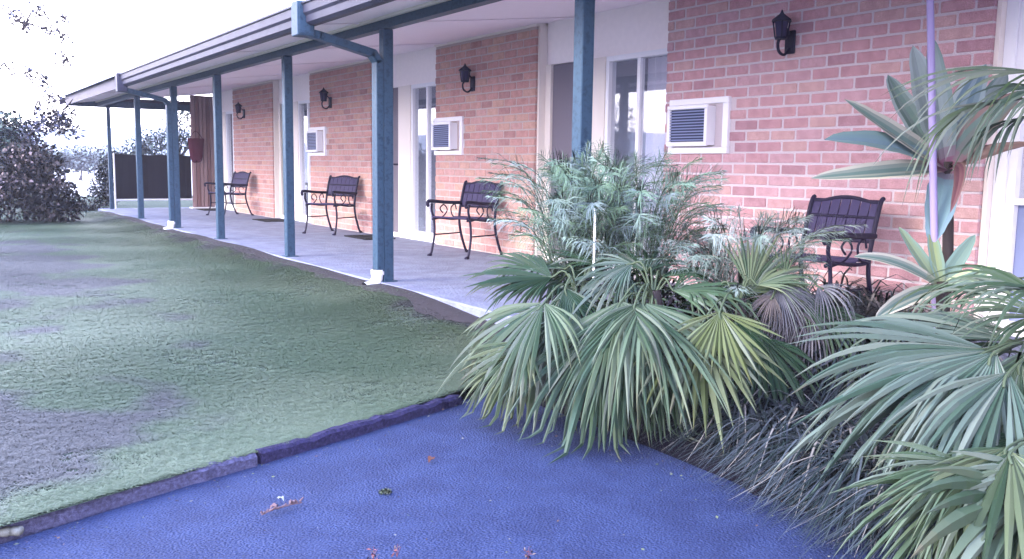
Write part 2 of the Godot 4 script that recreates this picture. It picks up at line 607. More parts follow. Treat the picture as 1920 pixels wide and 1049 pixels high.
	for z in [-4.5, -9.0, -13.1, -17.3]:
		bx(st, Vector3(RX + 0.105, 0.0, z - 0.05), Vector3(8.898, 2.49, z + 0.05))
	obj("room_walls", st, M.room, b)
	st = new_st()
	bx(st, Vector3(RX + 0.101, 2.5, -20.49), Vector3(8.897, 2.56, 2.49))
	obj("room_ceiling", st, M.room, b)
	# verandah ceiling: follows the rafters
	var cy := func(x: float) -> float: return 2.135 + (x - 2.8) * 0.121
	st = new_st()
	quad(st, Vector3(2.8, cy.call(2.8), -20.6), Vector3(RX + 0.1, cy.call(RX + 0.1), -20.6), Vector3(RX + 0.1, cy.call(RX + 0.1), 2.6), Vector3(2.8, cy.call(2.8), 2.6))
	quad(st, Vector3(2.8, cy.call(2.8) + 0.02, -20.6), Vector3(2.8, cy.call(2.8) + 0.02, 2.6), Vector3(RX + 0.1, cy.call(RX + 0.1) + 0.02, 2.6), Vector3(RX + 0.1, cy.call(RX + 0.1) + 0.02, -20.6))
	obj("verandah_ceiling", st, M.ceiling, b)
	# joints between the ceiling sheets
	st = new_st()
	for k in 9:
		var z := -19.4 + k * 2.4
		var xf := Transform3D(Basis(Vector3(0, 0, 1), atan(0.121)), Vector3(4.23, cy.call(4.23) - 0.006, z))
		bx(st, Vector3(-1.4, -0.003, -0.018), Vector3(1.4, 0.003, 0.018), xf)
	obj("ceiling_strip", st, M.ceiling, b)
	# beam, its cream top strip, and posts
	st = new_st()
	cbx(st, Vector3(3.345, 2.105, -20.5), Vector3(3.435, 2.19, 2.6), 0.004)
	obj("beam", st, M.teal, b)
	st = new_st()
	bx(st, Vector3(3.31, 2.175, -20.5), Vector3(3.343, 2.197, 2.6))
	obj("beam_strip", st, M.trim, b)
	var posts := [-4.35, -7.02, -9.39, -11.97, -14.25, -16.81]
	for z in posts:
		st = new_st()
		cbx(st, Vector3(3.345, -0.02, z - 0.045), Vector3(3.435, 2.104, z + 0.045), 0.006)
		cbx(st, Vector3(3.32, -0.004, z - 0.07), Vector3(3.46, 0.008, z + 0.07), 0.002)
		obj("post", st, M.teal, b)
	for z in [-1.3, 1.4]:
		st = new_st()
		cbx(st, Vector3(3.345, -0.3, z - 0.045), Vector3(3.435, 2.104, z + 0.045), 0.006)
		obj("post", st, M.teal, b)
	# end frame: cross beam and slim posts
	st = new_st()
	cbx(st, Vector3(2.85, 2.085, -20.50), Vector3(5.50, 2.215, -20.40), 0.004)
	obj("end_beam", st, M.teal, b)
	st = new_st()
	cbx(st, Vector3(3.50, -0.1, -20.38), Vector3(3.57, 2.084, -20.31), 0.004)
	obj("post", st, M.teal, b)
	# fascia, gutter, roof
	st = new_st()
	bx(st, Vector3(2.78, 2.10, -20.62), Vector3(2.80, 2.30, 2.62))
	bx(st, Vector3(2.80, 2.10, -20.64), Vector3(5.9, 2.30, -20.62))
	obj("fascia", st, M.fascia, b)
	# gutter: an open channel swept along the eave
	var prof := [Vector2(2.776, 2.245), Vector2(2.776, 2.075), Vector2(2.70, 2.065), Vector2(2.668, 2.085), Vector2(2.664, 2.135), Vector2(2.645, 2.155), Vector2(2.643, 2.215), Vector2(2.628, 2.222), Vector2(2.628, 2.235), Vector2(2.648, 2.237), Vector2(2.65, 2.16), Vector2(2.67, 2.14), Vector2(2.674, 2.09), Vector2(2.70, 2.072), Vector2(2.77, 2.08), Vector2(2.77, 2.245)]
	st = new_st()
	for i in prof.size() - 1:
		var p: Vector2 = prof[i]
		var q: Vector2 = prof[i + 1]
		quad(st, Vector3(p.x, p.y, -14.5), Vector3(q.x, q.y, -14.5), Vector3(q.x, q.y, 2.6), Vector3(p.x, p.y, 2.6))
	bx(st, Vector3(2.63, 2.07, -14.52), Vector3(2.777, 2.237, -14.501))
	obj("gutter", st, M.gutter, b)
	# roof sheets, corrugated, 21 degrees
	st = new_st()
	var sl := tan(deg_to_rad(19.0))
	var zc := -21.0
	var zi := 0
	while zc < 2.8:
		var zn := zc + 0.038
		var h0 := 0.018 if zi % 4 < 1 else 0.0
		var h1 := 0.018 if (zi + 1) % 4 < 1 else 0.0
		var f := func(x: float, z: float, h: float) -> Vector3:
			return Vector3(x, 2.262 + (x - 2.70) * sl + h, z)
		var hip0: float = 8.0
		quad(st, f.call(2.70, zc, h0), f.call(hip0, zc, h0), f.call(hip0, zn, h1), f.call(2.70, zn, h1))
		zc = zn
		zi += 1
	obj("roof", st, M.roof, b)
	st = new_st()
	var xr := 8.0
	quad(st, Vector3(2.72, 2.25, -20.99), Vector3(xr, 2.25 + (xr - 2.72) * sl, -20.99), Vector3(xr, 2.12 + (xr - 2.72) * sl, -20.99), Vector3(2.72, 2.12, -20.99))
	bx(st, Vector3(xr, 2.6, -20.99), Vector3(xr + 1.0, 2.26 + (xr - 2.7) * sl, 2.7))
	obj("barge_board", st, M.fascia, b)
	# rainheads and downpipes on two posts
	for z in [-7.02, -14.25]:
		st = new_st()
		cbx(st, Vector3(2.60, 1.985, z - 0.07), Vector3(2.74, 2.25, z + 0.07), 0.006)
		cbx(st, Vector3(2.615, 2.0, z + 0.071), Vector3(2.725, 2.24, z + 0.076), 0.002)
		obj("rainhead", st, M.teal if z > -10 else M.gutter, b)
		st = new_st()
		var path := [Vector3(2.68, 2.02, z), Vector3(2.80, 2.0, z), Vector3(3.26, 1.90, z), Vector3(3.311, 1.84, z), Vector3(3.311, 0.10, z)]
		var half := Vector2(0.032, 0.05)
		for i in path.size() - 1:
			var a: Vector3 = path[i]
			var c: Vector3 = path[i + 1]
			var d := (c - a).normalized()
			var u := d.cross(Vector3(0, 0, 1)).normalized()
			var xf := Transform3D(Basis(u, d, Vector3(0, 0, 1)), (a + c) * 0.5)
			var ln := a.distance_to(c) * 0.5 + 0.012
			cbx(st, Vector3(-half.x, -ln, -half.y), Vector3(half.x, ln, half.y), 0.005, xf)
		var dp := obj("downpipe", st, M.teal, b)
		st = new_st()
		tube(st, curve([Vector3(3.305, 0.10, z), Vector3(3.295, 0.02, z), Vector3(3.26, -0.03, z + 0.01), Vector3(3.17, -0.045, z + 0.03)], 4), [0.05], 10)
		tube(st, [Vector3(3.305, 0.06, z), Vector3(3.305, 0.105, z)], [0.058], 10)
		obj("pipe_shoe", st, M.plastic, dp)
	# timber screen at the far end: boards standing on edge
	st = new_st()
	bx(st, Vector3(5.18, 0.02, -20.36), Vector3(5.66, 2.42, -20.34))
	var scr := obj("timber_screen", st, M.timber, b)
	for k in 6:
		st = new_st()
		var x := 5.19 + k * 0.078
		cbx(st, Vector3(x, 0.03, -20.338), Vector3(x + 0.066, 2.40, -20.30 + 0.012 * (k % 2)), 0.004)
		obj("board", st, M.timber2 if k % 3 != 1 else M.timber, scr)
	st = new_st()
	bx(st, Vector3(5.10, -0.0, -20.36), Vector3(5.66, 0.018, -20.1))
	obj("door_sill", st, M.white, b)

func fittings():
	# coach lamps
	var labs := ["dark coach lamp high on the large brick panel behind the cordyline", "dark curled coach lamp on the brick panel above the second garden chair", "dark coach lamp on the brick panel between the two verandah doors", "small dark coach lamp on the farthest brick panel"]
	var zs := [-4.61, -9.17, -13.43, -17.75]
	for i in 4:
		var t := thing("wall_lamp", labs[i], "lamp", Vector3(WX, 1.96, zs[i]), 0.0, "coach lamps on the brick panels")
		var st := new_st()
		cbx(st, Vector3(-0.022, -0.11, -0.045), Vector3(0.0, 0.06, 0.045), 0.006)
		obj("back_plate", st, M.iron, t)
		st = new_st()
		tube(st, curve([Vector3(-0.02, -0.07, 0), Vector3(-0.07, -0.12, 0), Vector3(-0.13, -0.10, 0), Vector3(-0.145, -0.04, 0), Vector3(-0.12, 0.0, 0)], 4), [0.011], 6)
		tube(st, curve([Vector3(-0.02, 0.03, 0), Vector3(-0.06, 0.07, 0), Vector3(-0.10, 0.05, 0)], 4), [0.009], 6)
		obj("arm", st, M.iron, t)
		st = new_st()
		for k in 4:
			var an := PI / 4 + k * PI / 2
			tube(st, [Vector3(-0.115 + cos(an) * 0.042, 0.0, sin(an) * 0.042), Vector3(-0.115 + cos(an) * 0.06, 0.115, sin(an) * 0.06)], [0.006], 5)
		tube(st, [Vector3(-0.115, -0.012, 0), Vector3(-0.115, 0.006, 0)], [0.045, 0.048], 8)
		var lan := obj("lantern", st, M.iron, t)
		st = new_st()
		tube(st, [Vector3(-0.115, 0.008, 0), Vector3(-0.115, 0.113, 0)], [0.036, 0.05], 8)
		obj("glass", st, M.slat, lan)
		st = new_st()
		tube(st, [Vector3(-0.115, 0.114, 0), Vector3(-0.115, 0.128, 0), Vector3(-0.115, 0.168, 0), Vector3(-0.115, 0.178, 0), Vector3(-0.115, 0.20, 0)], [0.075, 0.072, 0.02, 0.013, 0.004], 8)
		obj("cap", st, M.iron, lan)
	# air conditioners set in the wall
	var al := ["white through-wall air conditioner in the large brick panel behind the palms", "white through-wall air conditioner above and beside the second garden chair", "small white through-wall air conditioner on the third brick panel"]
	var az := [-5.86, -10.06, -14.30]
	for i in 3:
		var t := thing("air_conditioner", al[i], "air conditioner", Vector3(WX, 1.12, az[i]), 0.0, "air conditioners in the brick panels")
		var st := new_st()
		var w := 0.68
		var h := 0.455
		cbx(st, Vector3(-0.03, 0, 0), Vector3(0.09, 0.05, w), 0.004)
		cbx(st, Vector3(-0.03, h - 0.05, 0), Vector3(0.09, h, w), 0.004)
		cbx(st, Vector3(-0.029, 0.051, 0), Vector3(0.09, h - 0.051, 0.05), 0.004)
		cbx(st, Vector3(-0.029, 0.051, w - 0.06), Vector3(0.09, h - 0.051, w), 0.004)
		obj("surround", st, M.ac_white, t)
		st = new_st()
		bx(st, Vector3(0.05, 0.052, 0.051), Vector3(0.088, h - 0.052, w - 0.061))
		obj("infill_panel", st, M.ac_white, t)
		st = new_st()
		var z0 := 0.055
		var z1 := 0.515
		bx(st, Vector3(-0.075, 0.07, z0), Vector3(0.049, h - 0.07, z1))
		cbx(st, Vector3(-0.1000, 0.06, z0 - 0.004), Vector3(-0.0760, 0.095, z1 + 0.004), 0.004)
		cbx(st, Vector3(-0.1000, h - 0.09, z0 - 0.004), Vector3(-0.0760, h - 0.058, z1 + 0.004), 0.004)
		cbx(st, Vector3(-0.0990, 0.096, z0 - 0.004), Vector3(-0.0760, h - 0.091, z0 + 0.03), 0.004)
		cbx(st, Vector3(-0.0990, 0.096, z1 - 0.03), Vector3(-0.0760, h - 0.091, z1 + 0.004), 0.004)
		obj("body", st, M.ac_white, t)
		st = new_st()
		bx(st, Vector3(-0.0810, 0.097, z0 + 0.031), Vector3(-0.0755, h - 0.092, z1 - 0.031))
		var g := obj("grille", st, M.ac_grille, t)
		for k in 11:
			st = new_st()
			var y := 0.106 + k * 0.0235
			bx(st, Vector3(-0.0940, y, z0 + 0.031), Vector3(-0.0820, y + 0.009, z1 - 0.031))
			obj("louvre", st, M.ac_louvre, g)
	# door mats
	for a in [[Vector3(5.25, 0.0, -15.45), "thin dark doormat before the door between the far brick panels"], [Vector3(5.22, 0.0, -11.35), "dark doormat behind the wide post with a downpipe"], [Vector3(5.30, 0.0, -19.4), "dark doormat by the timber screen"]]:
		var st := new_st()
		cbx(st, Vector3(-0.22, 0.0, -0.36), Vector3(0.22, 0.016, 0.36), 0.005)
		var o := obj("doormat", st, M.mat)
		o.position = a[0]
		tag(o, a[1], "doormat", "doormats on the verandah")
	# maroon hanging bag on the timber screen
	var t := thing("hanging_bag", "maroon cloth peg bag hanging from the timber screen", "bag", Vector3(5.26, 1.0, -20.25))
	var st := new_st()
	var rows := [[0.0, 0.05], [0.03, 0.11], [0.1, 0.135], [0.3, 0.155], [0.47, 0.17], [0.5, 0.165]]
	for i in rows.size() - 1:
		for k in 14:
			var f := func(r, j):
				var an: float = TAU * j / 14.0
				return Vector3(cos(an) * r[1] * (1.0 + 0.06 * sin(j * 3.0)), r[0] + 0.03 * sin(j * 2.2) * (1.0 if r[0] < 0.2 else 0.2), sin(an) * r[1] * 0.42)
			quad(st, f.call(rows[i], k), f.call(rows[i + 1], k), f.call(rows[i + 1], k + 1), f.call(rows[i], k + 1))
	obj("pouch", st, M.maroon, t)
	st = new_st()
	tube(st, curve([Vector3(-0.14, 0.49, 0), Vector3(0, 0.66, -0.02), Vector3(0.14, 0.49, 0)], 5), [0.008], 5)
	obj("strap", st, M.maroon, t)
	# dark windbreak between end post and screen
	t = thing("windbreak_panel", "dark shade-cloth windbreak on a white rail at the verandah's far end", "screen", Vector3(3.6, 0, -20.55))
	st = new_st()
	for i in 12:
		var xa := 0.06 + i * 0.13
		var f := func(x: float) -> float: return 0.02 * sin(x * 7.0)
		quad(st, Vector3(xa, 0.20, f.call(xa)), Vector3(xa, 1.13 + 0.01 * sin(i * 2.0), f.call(xa)), Vector3(xa + 0.13, 1.13 + 0.01 * sin(i * 2.0 + 2.0), f.call(xa + 0.13)), Vector3(xa + 0.13, 0.20, f.call(xa + 0.13)))
	obj("shade_cloth", st, M.dark_panel, t)
	st = new_st()
	tube(st, [Vector3(0.03, 0.18, 0.02), Vector3(1.66, 0.18, 0.02)], [0.02], 8)
	tube(st, [Vector3(0.04, -0.1, 0.03), Vector3(0.04, 1.15, 0.03)], [0.018], 8)
	obj("rail", st, M.white, t)
	# notice taped inside the office window
	t = thing("paper_notice", "small white notice with blue print in the window by the brick corner", "notice", Vector3(RX + 0.012, 1.60, -2.90))
	st = new_st()
	bx(st, Vector3(0, 0, 0), Vector3(0.004, 0.24, 0.2))
	obj("sheet", st, M.paper, t)
	st = new_st()
	bx(st, Vector3(-0.002, 0.12, 0.05), Vector3(-0.0005, 0.20, 0.17))
	bx(st, Vector3(-0.002, 0.03, 0.05), Vector3(-0.0005, 0.09, 0.17))
	obj("print", st, M.blueprint, t)

# ---------- chairs ----------
func make_chair() -> Node3D:
	# faces -x, back at +x; base at the centre of the feet
	var t := thing("garden_chair", "", "chair", Vector3.ZERO, 0.0, "metal garden chairs along the verandah wall")
	for s in [-1.0, 1.0]:
		var st := new_st()
		tube(st, curve([Vector3(-0.33, 0.012, s * 0.27), Vector3(-0.30, 0.03, s * 0.27), Vector3(-0.25, 0.22, s * 0.265), Vector3(-0.26, 0.40, s * 0.26), Vector3(-0.30, 0.50, s * 0.265), Vector3(-0.29, 0.58, s * 0.27)], 4), [0.017, 0.015, 0.015, 0.014], 7)
		tube(st, [Vector3(-0.345, 0.004, s * 0.27), Vector3(-0.30, 0.018, s * 0.27)], [0.022, 0.018], 7)
		obj("leg", st, M.iron, t)
		st = new_st()
		tube(st, curve([Vector3(0.36, 0.006, s * 0.26), Vector3(0.31, 0.06, s * 0.26), Vector3(0.23, 0.24, s * 0.26), Vector3(0.20, 0.40, s * 0.26), Vector3(0.235, 0.58, s * 0.262), Vector3(0.30, 0.78, s * 0.262), Vector3(0.335, 0.815, s * 0.262)], 4), [0.016], 7)
		tube(st, [Vector3(0.375, 0.002, s * 0.26), Vector3(0.33, 0.02, s * 0.26)], [0.02, 0.016], 7)
		obj("leg", st, M.iron, t)
		st = new_st()
		tube(st, curve([Vector3(-0.345, 0.545, s * 0.275), Vector3(-0.36, 0.585, s * 0.275), Vector3(-0.31, 0.605, s * 0.275), Vector3(-0.05, 0.585, s * 0.275), Vector3(0.24, 0.575, s * 0.27)], 4), [0.016, 0.02], 7)
		obj("arm", st, M.iron, t)
		# scrolls under the arm and stretcher at the side
		st = new_st()
		tube(st, curve([Vector3(-0.26, 0.40, s * 0.262), Vector3(-0.10, 0.43, s * 0.262), Vector3(-0.02, 0.50, s * 0.264), Vector3(-0.08, 0.56, s * 0.266), Vector3(-0.15, 0.52, s * 0.266), Vector3(-0.10, 0.47, s * 0.266)], 4), [0.008], 5)
		obj("scrollwork", st, M.iron, t)
		st = new_st()
		tube(st, curve([Vector3(0.20, 0.40, s * 0.262), Vector3(0.08, 0.43, s * 0.262), Vector3(0.05, 0.52, s * 0.264), Vector3(0.12, 0.56, s * 0.266), Vector3(0.15, 0.50, s * 0.266)], 4), [0.008], 5)
		obj("scrollwork", st, M.iron, t)
		st = new_st()
		tube(st, [Vector3(-0.255, 0.235, s * 0.264), Vector3(0.235, 0.235, s * 0.26)], [0.009], 5)
		obj("stretcher", st, M.iron, t)
		st = new_st()
		tube(st, curve([Vector3(-0.30, 0.405, s * 0.25), Vector3(-0.20, 0.418, s * 0.25), Vector3(0.05, 0.395, s * 0.25), Vector3(0.21, 0.40, s * 0.25)], 3), [0.013], 6)
		obj("seat_frame", st, M.iron, t)
	for k in 8:
		var st := new_st()
		var x := -0.315 + k * 0.066
		var y := 0.418 + 0.008 * cos(k * 0.9) - 0.004 * k * 0.5
		cbx(st, Vector3(x, y, -0.25), Vector3(x + 0.056, y + 0.014, 0.25), 0.004)
		obj("slat", st, M.slat, t)
	# back: upright cast slats, a cross rail and an arched crest
	var bk := Node3D.new()
	var st := new_st()
	var top := []
	for i in 13:
		var u := -1.0 + i / 6.0
		top.append(Vector3(0.315 + 0.01 * (1.0 - u * u), 0.79 + 0.028 * maxf(0.0, cos(u * PI * 0.75)), u * 0.262))
	tube(st, top, [0.014], 6)
	tube(st, [Vector3(0.225, 0.535, -0.262), Vector3(0.225, 0.535, 0.262)], [0.011], 6)
	tube(st, [Vector3(0.272, 0.69, -0.262), Vector3(0.272, 0.69, 0.262)], [0.011], 6)
	var back := obj("backrest", st, M.iron, t)
	for k in 7:
		var z := -0.225 + k * 0.075
		st = new_st()
		var w := 0.0335
		quad(st, Vector3(0.228, 0.54, z - w), Vector3(0.27, 0.69, z - w), Vector3(0.27, 0.69, z + w), Vector3(0.228, 0.54, z + w))
		quad(st, Vector3(0.236, 0.54, z + w), Vector3(0.278, 0.69, z + w), Vector3(0.278, 0.69, z - w), Vector3(0.236, 0.54, z - w))
		quad(st, Vector3(0.27, 0.69, z - w), Vector3(0.318, 0.805, z - w), Vector3(0.318, 0.805, z + w), Vector3(0.27, 0.69, z + w))
		quad(st, Vector3(0.278, 0.69, z + w), Vector3(0.326, 0.805, z + w), Vector3(0.326, 0.805, z - w), Vector3(0.278, 0.69, z - w))
		quad(st, Vector3(0.228, 0.54, z + w), Vector3(0.318, 0.805, z + w), Vector3(0.326, 0.805, z + w), Vector3(0.236, 0.54, z + w))
		quad(st, Vector3(0.228, 0.54, z - w), Vector3(0.236, 0.54, z - w), Vector3(0.326, 0.805, z - w), Vector3(0.318, 0.805, z - w))
		obj("slat", st, M.slat, back)
	bk.free()
	return t

func chairs():
	var spots := [
		[Vector3(4.97, 0, -3.83), 4.0, "dark metal garden chair half hidden by fan palms, against the large brick panel"],
		[Vector3(5.14, 0, -8.64), 20.0, "dark metal garden chair below the brick panel's curled lamp, beside the glass door"],
		[Vector3(5.09, 0, -12.33), 30.0, "dark metal garden chair below the small air conditioner on the third brick panel"],
		[Vector3(5.06, 0, -17.25), 16.0, "dark metal garden chair at the farthest brick panel"]]
	var proto: Node3D = null
	for s in spots:
		var o: Node3D
		if proto == null:
			proto = make_chair()
			o = proto
		else:
			o = proto.duplicate()
			o.name = numbered("garden_chair")
			add_child(o)
		o.position = s[0]
		o.rotation.y = deg_to_rad(s[1])
		o.scale = Vector3(0.94, 1.0, 0.98)
		o.set_meta("label", s[2])

# ---------- plants ----------
func arr_mesh(v: PackedVector3Array, n: PackedVector3Array, c: PackedColorArray) -> ArrayMesh:
	var a := []
	a.resize(Mesh.ARRAY_MAX)
	a[Mesh.ARRAY_VERTEX] = v
	a[Mesh.ARRAY_NORMAL] = n
	a[Mesh.ARRAY_COLOR] = c
	var m := ArrayMesh.new()
	m.add_surface_from_arrays(Mesh.PRIMITIVE_TRIANGLES, a)
	return m

# a fan frond: hub, where its middle ribs end, which way its upper face looks
func frond_mesh(hub: Vector3, tip: Vector3, up: Vector3, half_deg: float, nseg: int, split: float, droop: float, ca: Color, cb: Color, r: RandomNumberGenerator, cup := 0.12) -> ArrayMesh:
	nseg = int(nseg * 0.74)
	var ax := tip - hub
	var R := ax.length()
	ax /= R
	var side := ax.cross(up).normalized()
	var nn := side.cross(ax).normalized()
	var V := PackedVector3Array()
	var N := PackedVector3Array()
	var C := PackedColorArray()
	var ts := [0.03, split * 0.33, split * 0.66, split * 0.98, split + (1 - split) * 0.25, split + (1 - split) * 0.5, split + (1 - split) * 0.75, 1.0]
	var half := deg_to_rad(half_deg)
	var da := 2.0 * half / nseg
	for i in nseg:
		var a := -half + da * (i + 0.5)
		var f := a / half
		if r.randf() < 0.04: continue
		var ln := R * (1.0 - 0.30 * f * f) * r.randf_range(0.80, 1.06)
		var a2 := a + r.randf_range(-0.02, 0.02)
		var d0 := (ax * cos(a) + side * sin(a) + nn * cup * absf(sin(a))).normalized()
		var d1 := (ax * cos(a2) + side * sin(a2) + nn * cup * absf(sin(a))).normalized()
		var perp := d0.cross(nn).normalized()
		var shade := pow(r.randf(), 1.3)
		var col := ca.lerp(cb, shade)
		var tipc := Color(0.29, 0.32, 0.26) if r.randf() < 0.7 else Color(0.26, 0.17, 0.11)
		var tipm := r.randf_range(0.1, 0.7)
		if r.randf() < 0.16: col = col.lerp(Color(0.29, 0.34, 0.28), 0.6)
		var sdroop := droop * r.randf_range(0.5, 1.6)
		var rows := []
		var twist := r.randf_range(-0.5, 0.5)
		var p := hub
		var dv := d0
		var tlast := 0.0
		var floor_y := r.randf_range(0.0, 0.05)
		for t in ts:
			var hw: float
			if t <= split:
				hw = ln * t * tan(da * 0.5)
			else:
				var q: float = (t - split) / (1.0 - split)
				hw = ln * split * tan(da * 0.5) * (1.0 - pow(q, 1.4)) * 0.92
			var late: float = maxf(0.0, t - split * 0.6)
			for sub in 3:
				var dt: float = (t - tlast) / 3.0
				var tt: float = tlast + dt * sub
				dv = (dv.lerp(d1, 0.15) if tt < split else dv)
				dv = (dv + Vector3.DOWN * sdroop * dt * (1.2 + (5.0 if tt > split * 0.7 else 0.0))).normalized()
				p += dv * ln * dt
				if p.y < floor_y:
					p.y = floor_y
					dv = Vector3(dv.x, 0.02, dv.z).normalized()
			tlast = t
			var pr := perp.rotated(d0, twist * late)
			var nr := pr.cross(dv).normalized()
			if nr.dot(nn) < 0: nr = -nr
			var pleat: float = hw * 0.85
			rows.append([p - pr * hw - nr * pleat * 0.5, p + nr * pleat * 0.5, p + pr * hw - nr * pleat * 0.5, t])
		for k in rows.size() - 1:
			for h in 2:
				var p0: Vector3 = rows[k][h]
				var p1: Vector3 = rows[k + 1][h]
				var p2: Vector3 = rows[k + 1][h + 1]
				var p3: Vector3 = rows[k][h + 1]
				var n := (p2 - p0).cross(p3 - p1)
				n = n.normalized() if n.length() > 1e-9 else nn
				if n.dot(nn) < 0: n = -n
				V.append_array([p0, p1, p2, p0, p2, p3])
				var c0 := col
				var ctip := col.lerp(tipc, tipm * pow(rows[k][3], 5.0))
				for m in 6:
					N.append(n)
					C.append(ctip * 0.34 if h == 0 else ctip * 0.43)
	return arr_mesh(V, N, C)

func palm(label: String, base: Vector3, crown: Vector3, fr: Array, sd: int, more := true):
	var r := RandomNumberGenerator.new()
	r.seed = sd
	var t := thing("fan_palm", label, "palm", base, 0.0, "fan palms in the garden bed")
	var st := new_st()
	var c := crown - base
	tube(st, curve([Vector3(0, -0.06, 0), c * 0.5 + Vector3(0.02, 0, 0.01), c], 4), [0.055, 0.05, 0.045, 0.035], 8)
	obj("trunk", st, M.bark, t)
	var all := fr.duplicate()
	if more:
		for f in fr:
			var g: Array = f.duplicate()
			var j := Vector3(r.randf_range(-0.12, 0.12), r.randf_range(-0.10, 0.04), r.randf_range(-0.12, 0.12))
			g[0] = f[0] + j + Vector3(0.06, -0.02, -0.06)
			g[1] = f[1] + j * 1.6 + Vector3(r.randf_range(-0.1, 0.1), r.randf_range(-0.12, 0.0), r.randf_range(-0.1, 0.1))
			g[2] = (f[2] + Vector3(r.randf_range(-0.5, 0.5), 0.2, r.randf_range(-0.5, 0.5))).normalized()
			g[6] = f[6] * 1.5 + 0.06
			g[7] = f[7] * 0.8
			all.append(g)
	for f in all:
		var hub: Vector3 = f[0] - base
		var tip: Vector3 = hub + (f[1] - f[0]) * 1.13
		var ca: Color = f[7]
		var cb: Color = f[8]
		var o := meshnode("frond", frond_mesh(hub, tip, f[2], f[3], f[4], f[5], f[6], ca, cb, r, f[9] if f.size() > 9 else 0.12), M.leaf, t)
		st = new_st()
		var m := (c + hub) * 0.5 + Vector3(0, 0.06, 0)
		tube(st, curve([c - Vector3(0, 0.05, 0), m, hub, hub.lerp(tip, 0.10)], 4), [0.010, 0.008, 0.006, 0.005], 6)
		obj("petiole", st, M.stalk, o)

# a strap leaf along a bent line
func strap_mesh(p0: Vector3, p1: Vector3, p2: Vector3, width: float, up: Vector3, base_c: Color, mid_c: Color, edge_c: Color, fold := 0.35) -> ArrayMesh:
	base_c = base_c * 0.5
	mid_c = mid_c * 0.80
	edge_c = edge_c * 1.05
	var V := PackedVector3Array()
	var N := PackedVector3Array()
	var C := PackedColorArray()
	var n := 12
	var rows := []
	for i in n + 1:
		var t := float(i) / n
		var p := p0.lerp(p1, t).lerp(p1.lerp(p2, t), t)
		var d := (p1.lerp(p2, t) - p0.lerp(p1, t)).normalized()
		var s := d.cross(up).normalized()
		var nn := s.cross(d).normalized()
		var w := width * 0.5 * (0.30 + 0.70 * sin(pow(t, 0.75) * PI)) if t < 0.9 else width * 0.5 * (0.30 + 0.70 * sin(pow(t, 0.75) * PI)) * maxf(0.0, (1.0 - t) / 0.1)
		var f := w * fold
		w *= 1.0 + 0.04 * sin(t * 23.0)
		var cr := []
		for k in 7:
			var u := (k - 3) / 3.0
			cr.append(p + s * w * u + nn * f * absf(u))
		cr.append(t)
		rows.append(cr)
	for i in n:
		for k in 6:
			var q := [rows[i][k], rows[i + 1][k], rows[i + 1][k + 1], rows[i][k + 1]]
			var nr: Vector3 = (q[2] - q[0]).cross(q[3] - q[1])
			nr = nr.normalized() if nr.length() > 1e-10 else Vector3.UP
			if nr.dot(up) < 0: nr = -nr
			var tt: float = rows[i][7]
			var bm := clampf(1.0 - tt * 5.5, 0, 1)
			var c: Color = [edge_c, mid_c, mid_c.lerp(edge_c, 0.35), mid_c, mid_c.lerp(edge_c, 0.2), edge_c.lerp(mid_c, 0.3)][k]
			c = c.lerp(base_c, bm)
			for v in [q[0], q[1], q[2], q[0], q[2], q[3]]:
				V.append(v)
				N.append(nr)
				C.append(c)
	return arr_mesh(V, N, C)

# leaves scattered through lumps of a crown
func crown_mesh(lumps: Array, per: int, ln: float, wd: float, cols: Array, r: RandomNumberGenerator, shell := 0.55) -> ArrayMesh:
	var V := PackedVector3Array()
	var N := PackedVector3Array()
	var C := PackedColorArray()
	for l in lumps:
		var ce: Vector3 = l[0]
		var rad: Vector3 = l[1]
		var k: int = int(per * (l[2] if l.size() > 2 else 1.0))
		for i in k:
			var u := Vector3(r.randfn(), r.randfn(), r.randfn()).normalized() * pow(r.randf(), shell)
			var p := ce + u * rad
			var d := (Vector3(r.randfn(), r.randfn() - 0.3, r.randfn()) + u * 0.7).normalized()
			var s := d.cross(Vector3(r.randfn(), r.randfn(), r.randfn())).normalized()
			var z := r.randf_range(0.6, 1.3)
			var n := s.cross(d).normalized()
			if n.dot(u + Vector3.UP * 0.4) < 0: n = -n
			var c: Color = cols[r.randi() % cols.size()] * r.randf_range(0.75, 1.25)
			c.a = 1.0
			var a := p
			var b := p + d * ln * z * 0.5 + s * wd * z * 0.5 + n * wd * 0.15
			var e := p + d * ln * z
			var f := p + d * ln * z * 0.5 - s * wd * z * 0.5 + n * wd * 0.15
			for v in [a, b, e, a, e, f]:
				V.append(v)
				N.append(n)
				C.append(c)
	return arr_mesh(V, N, C)

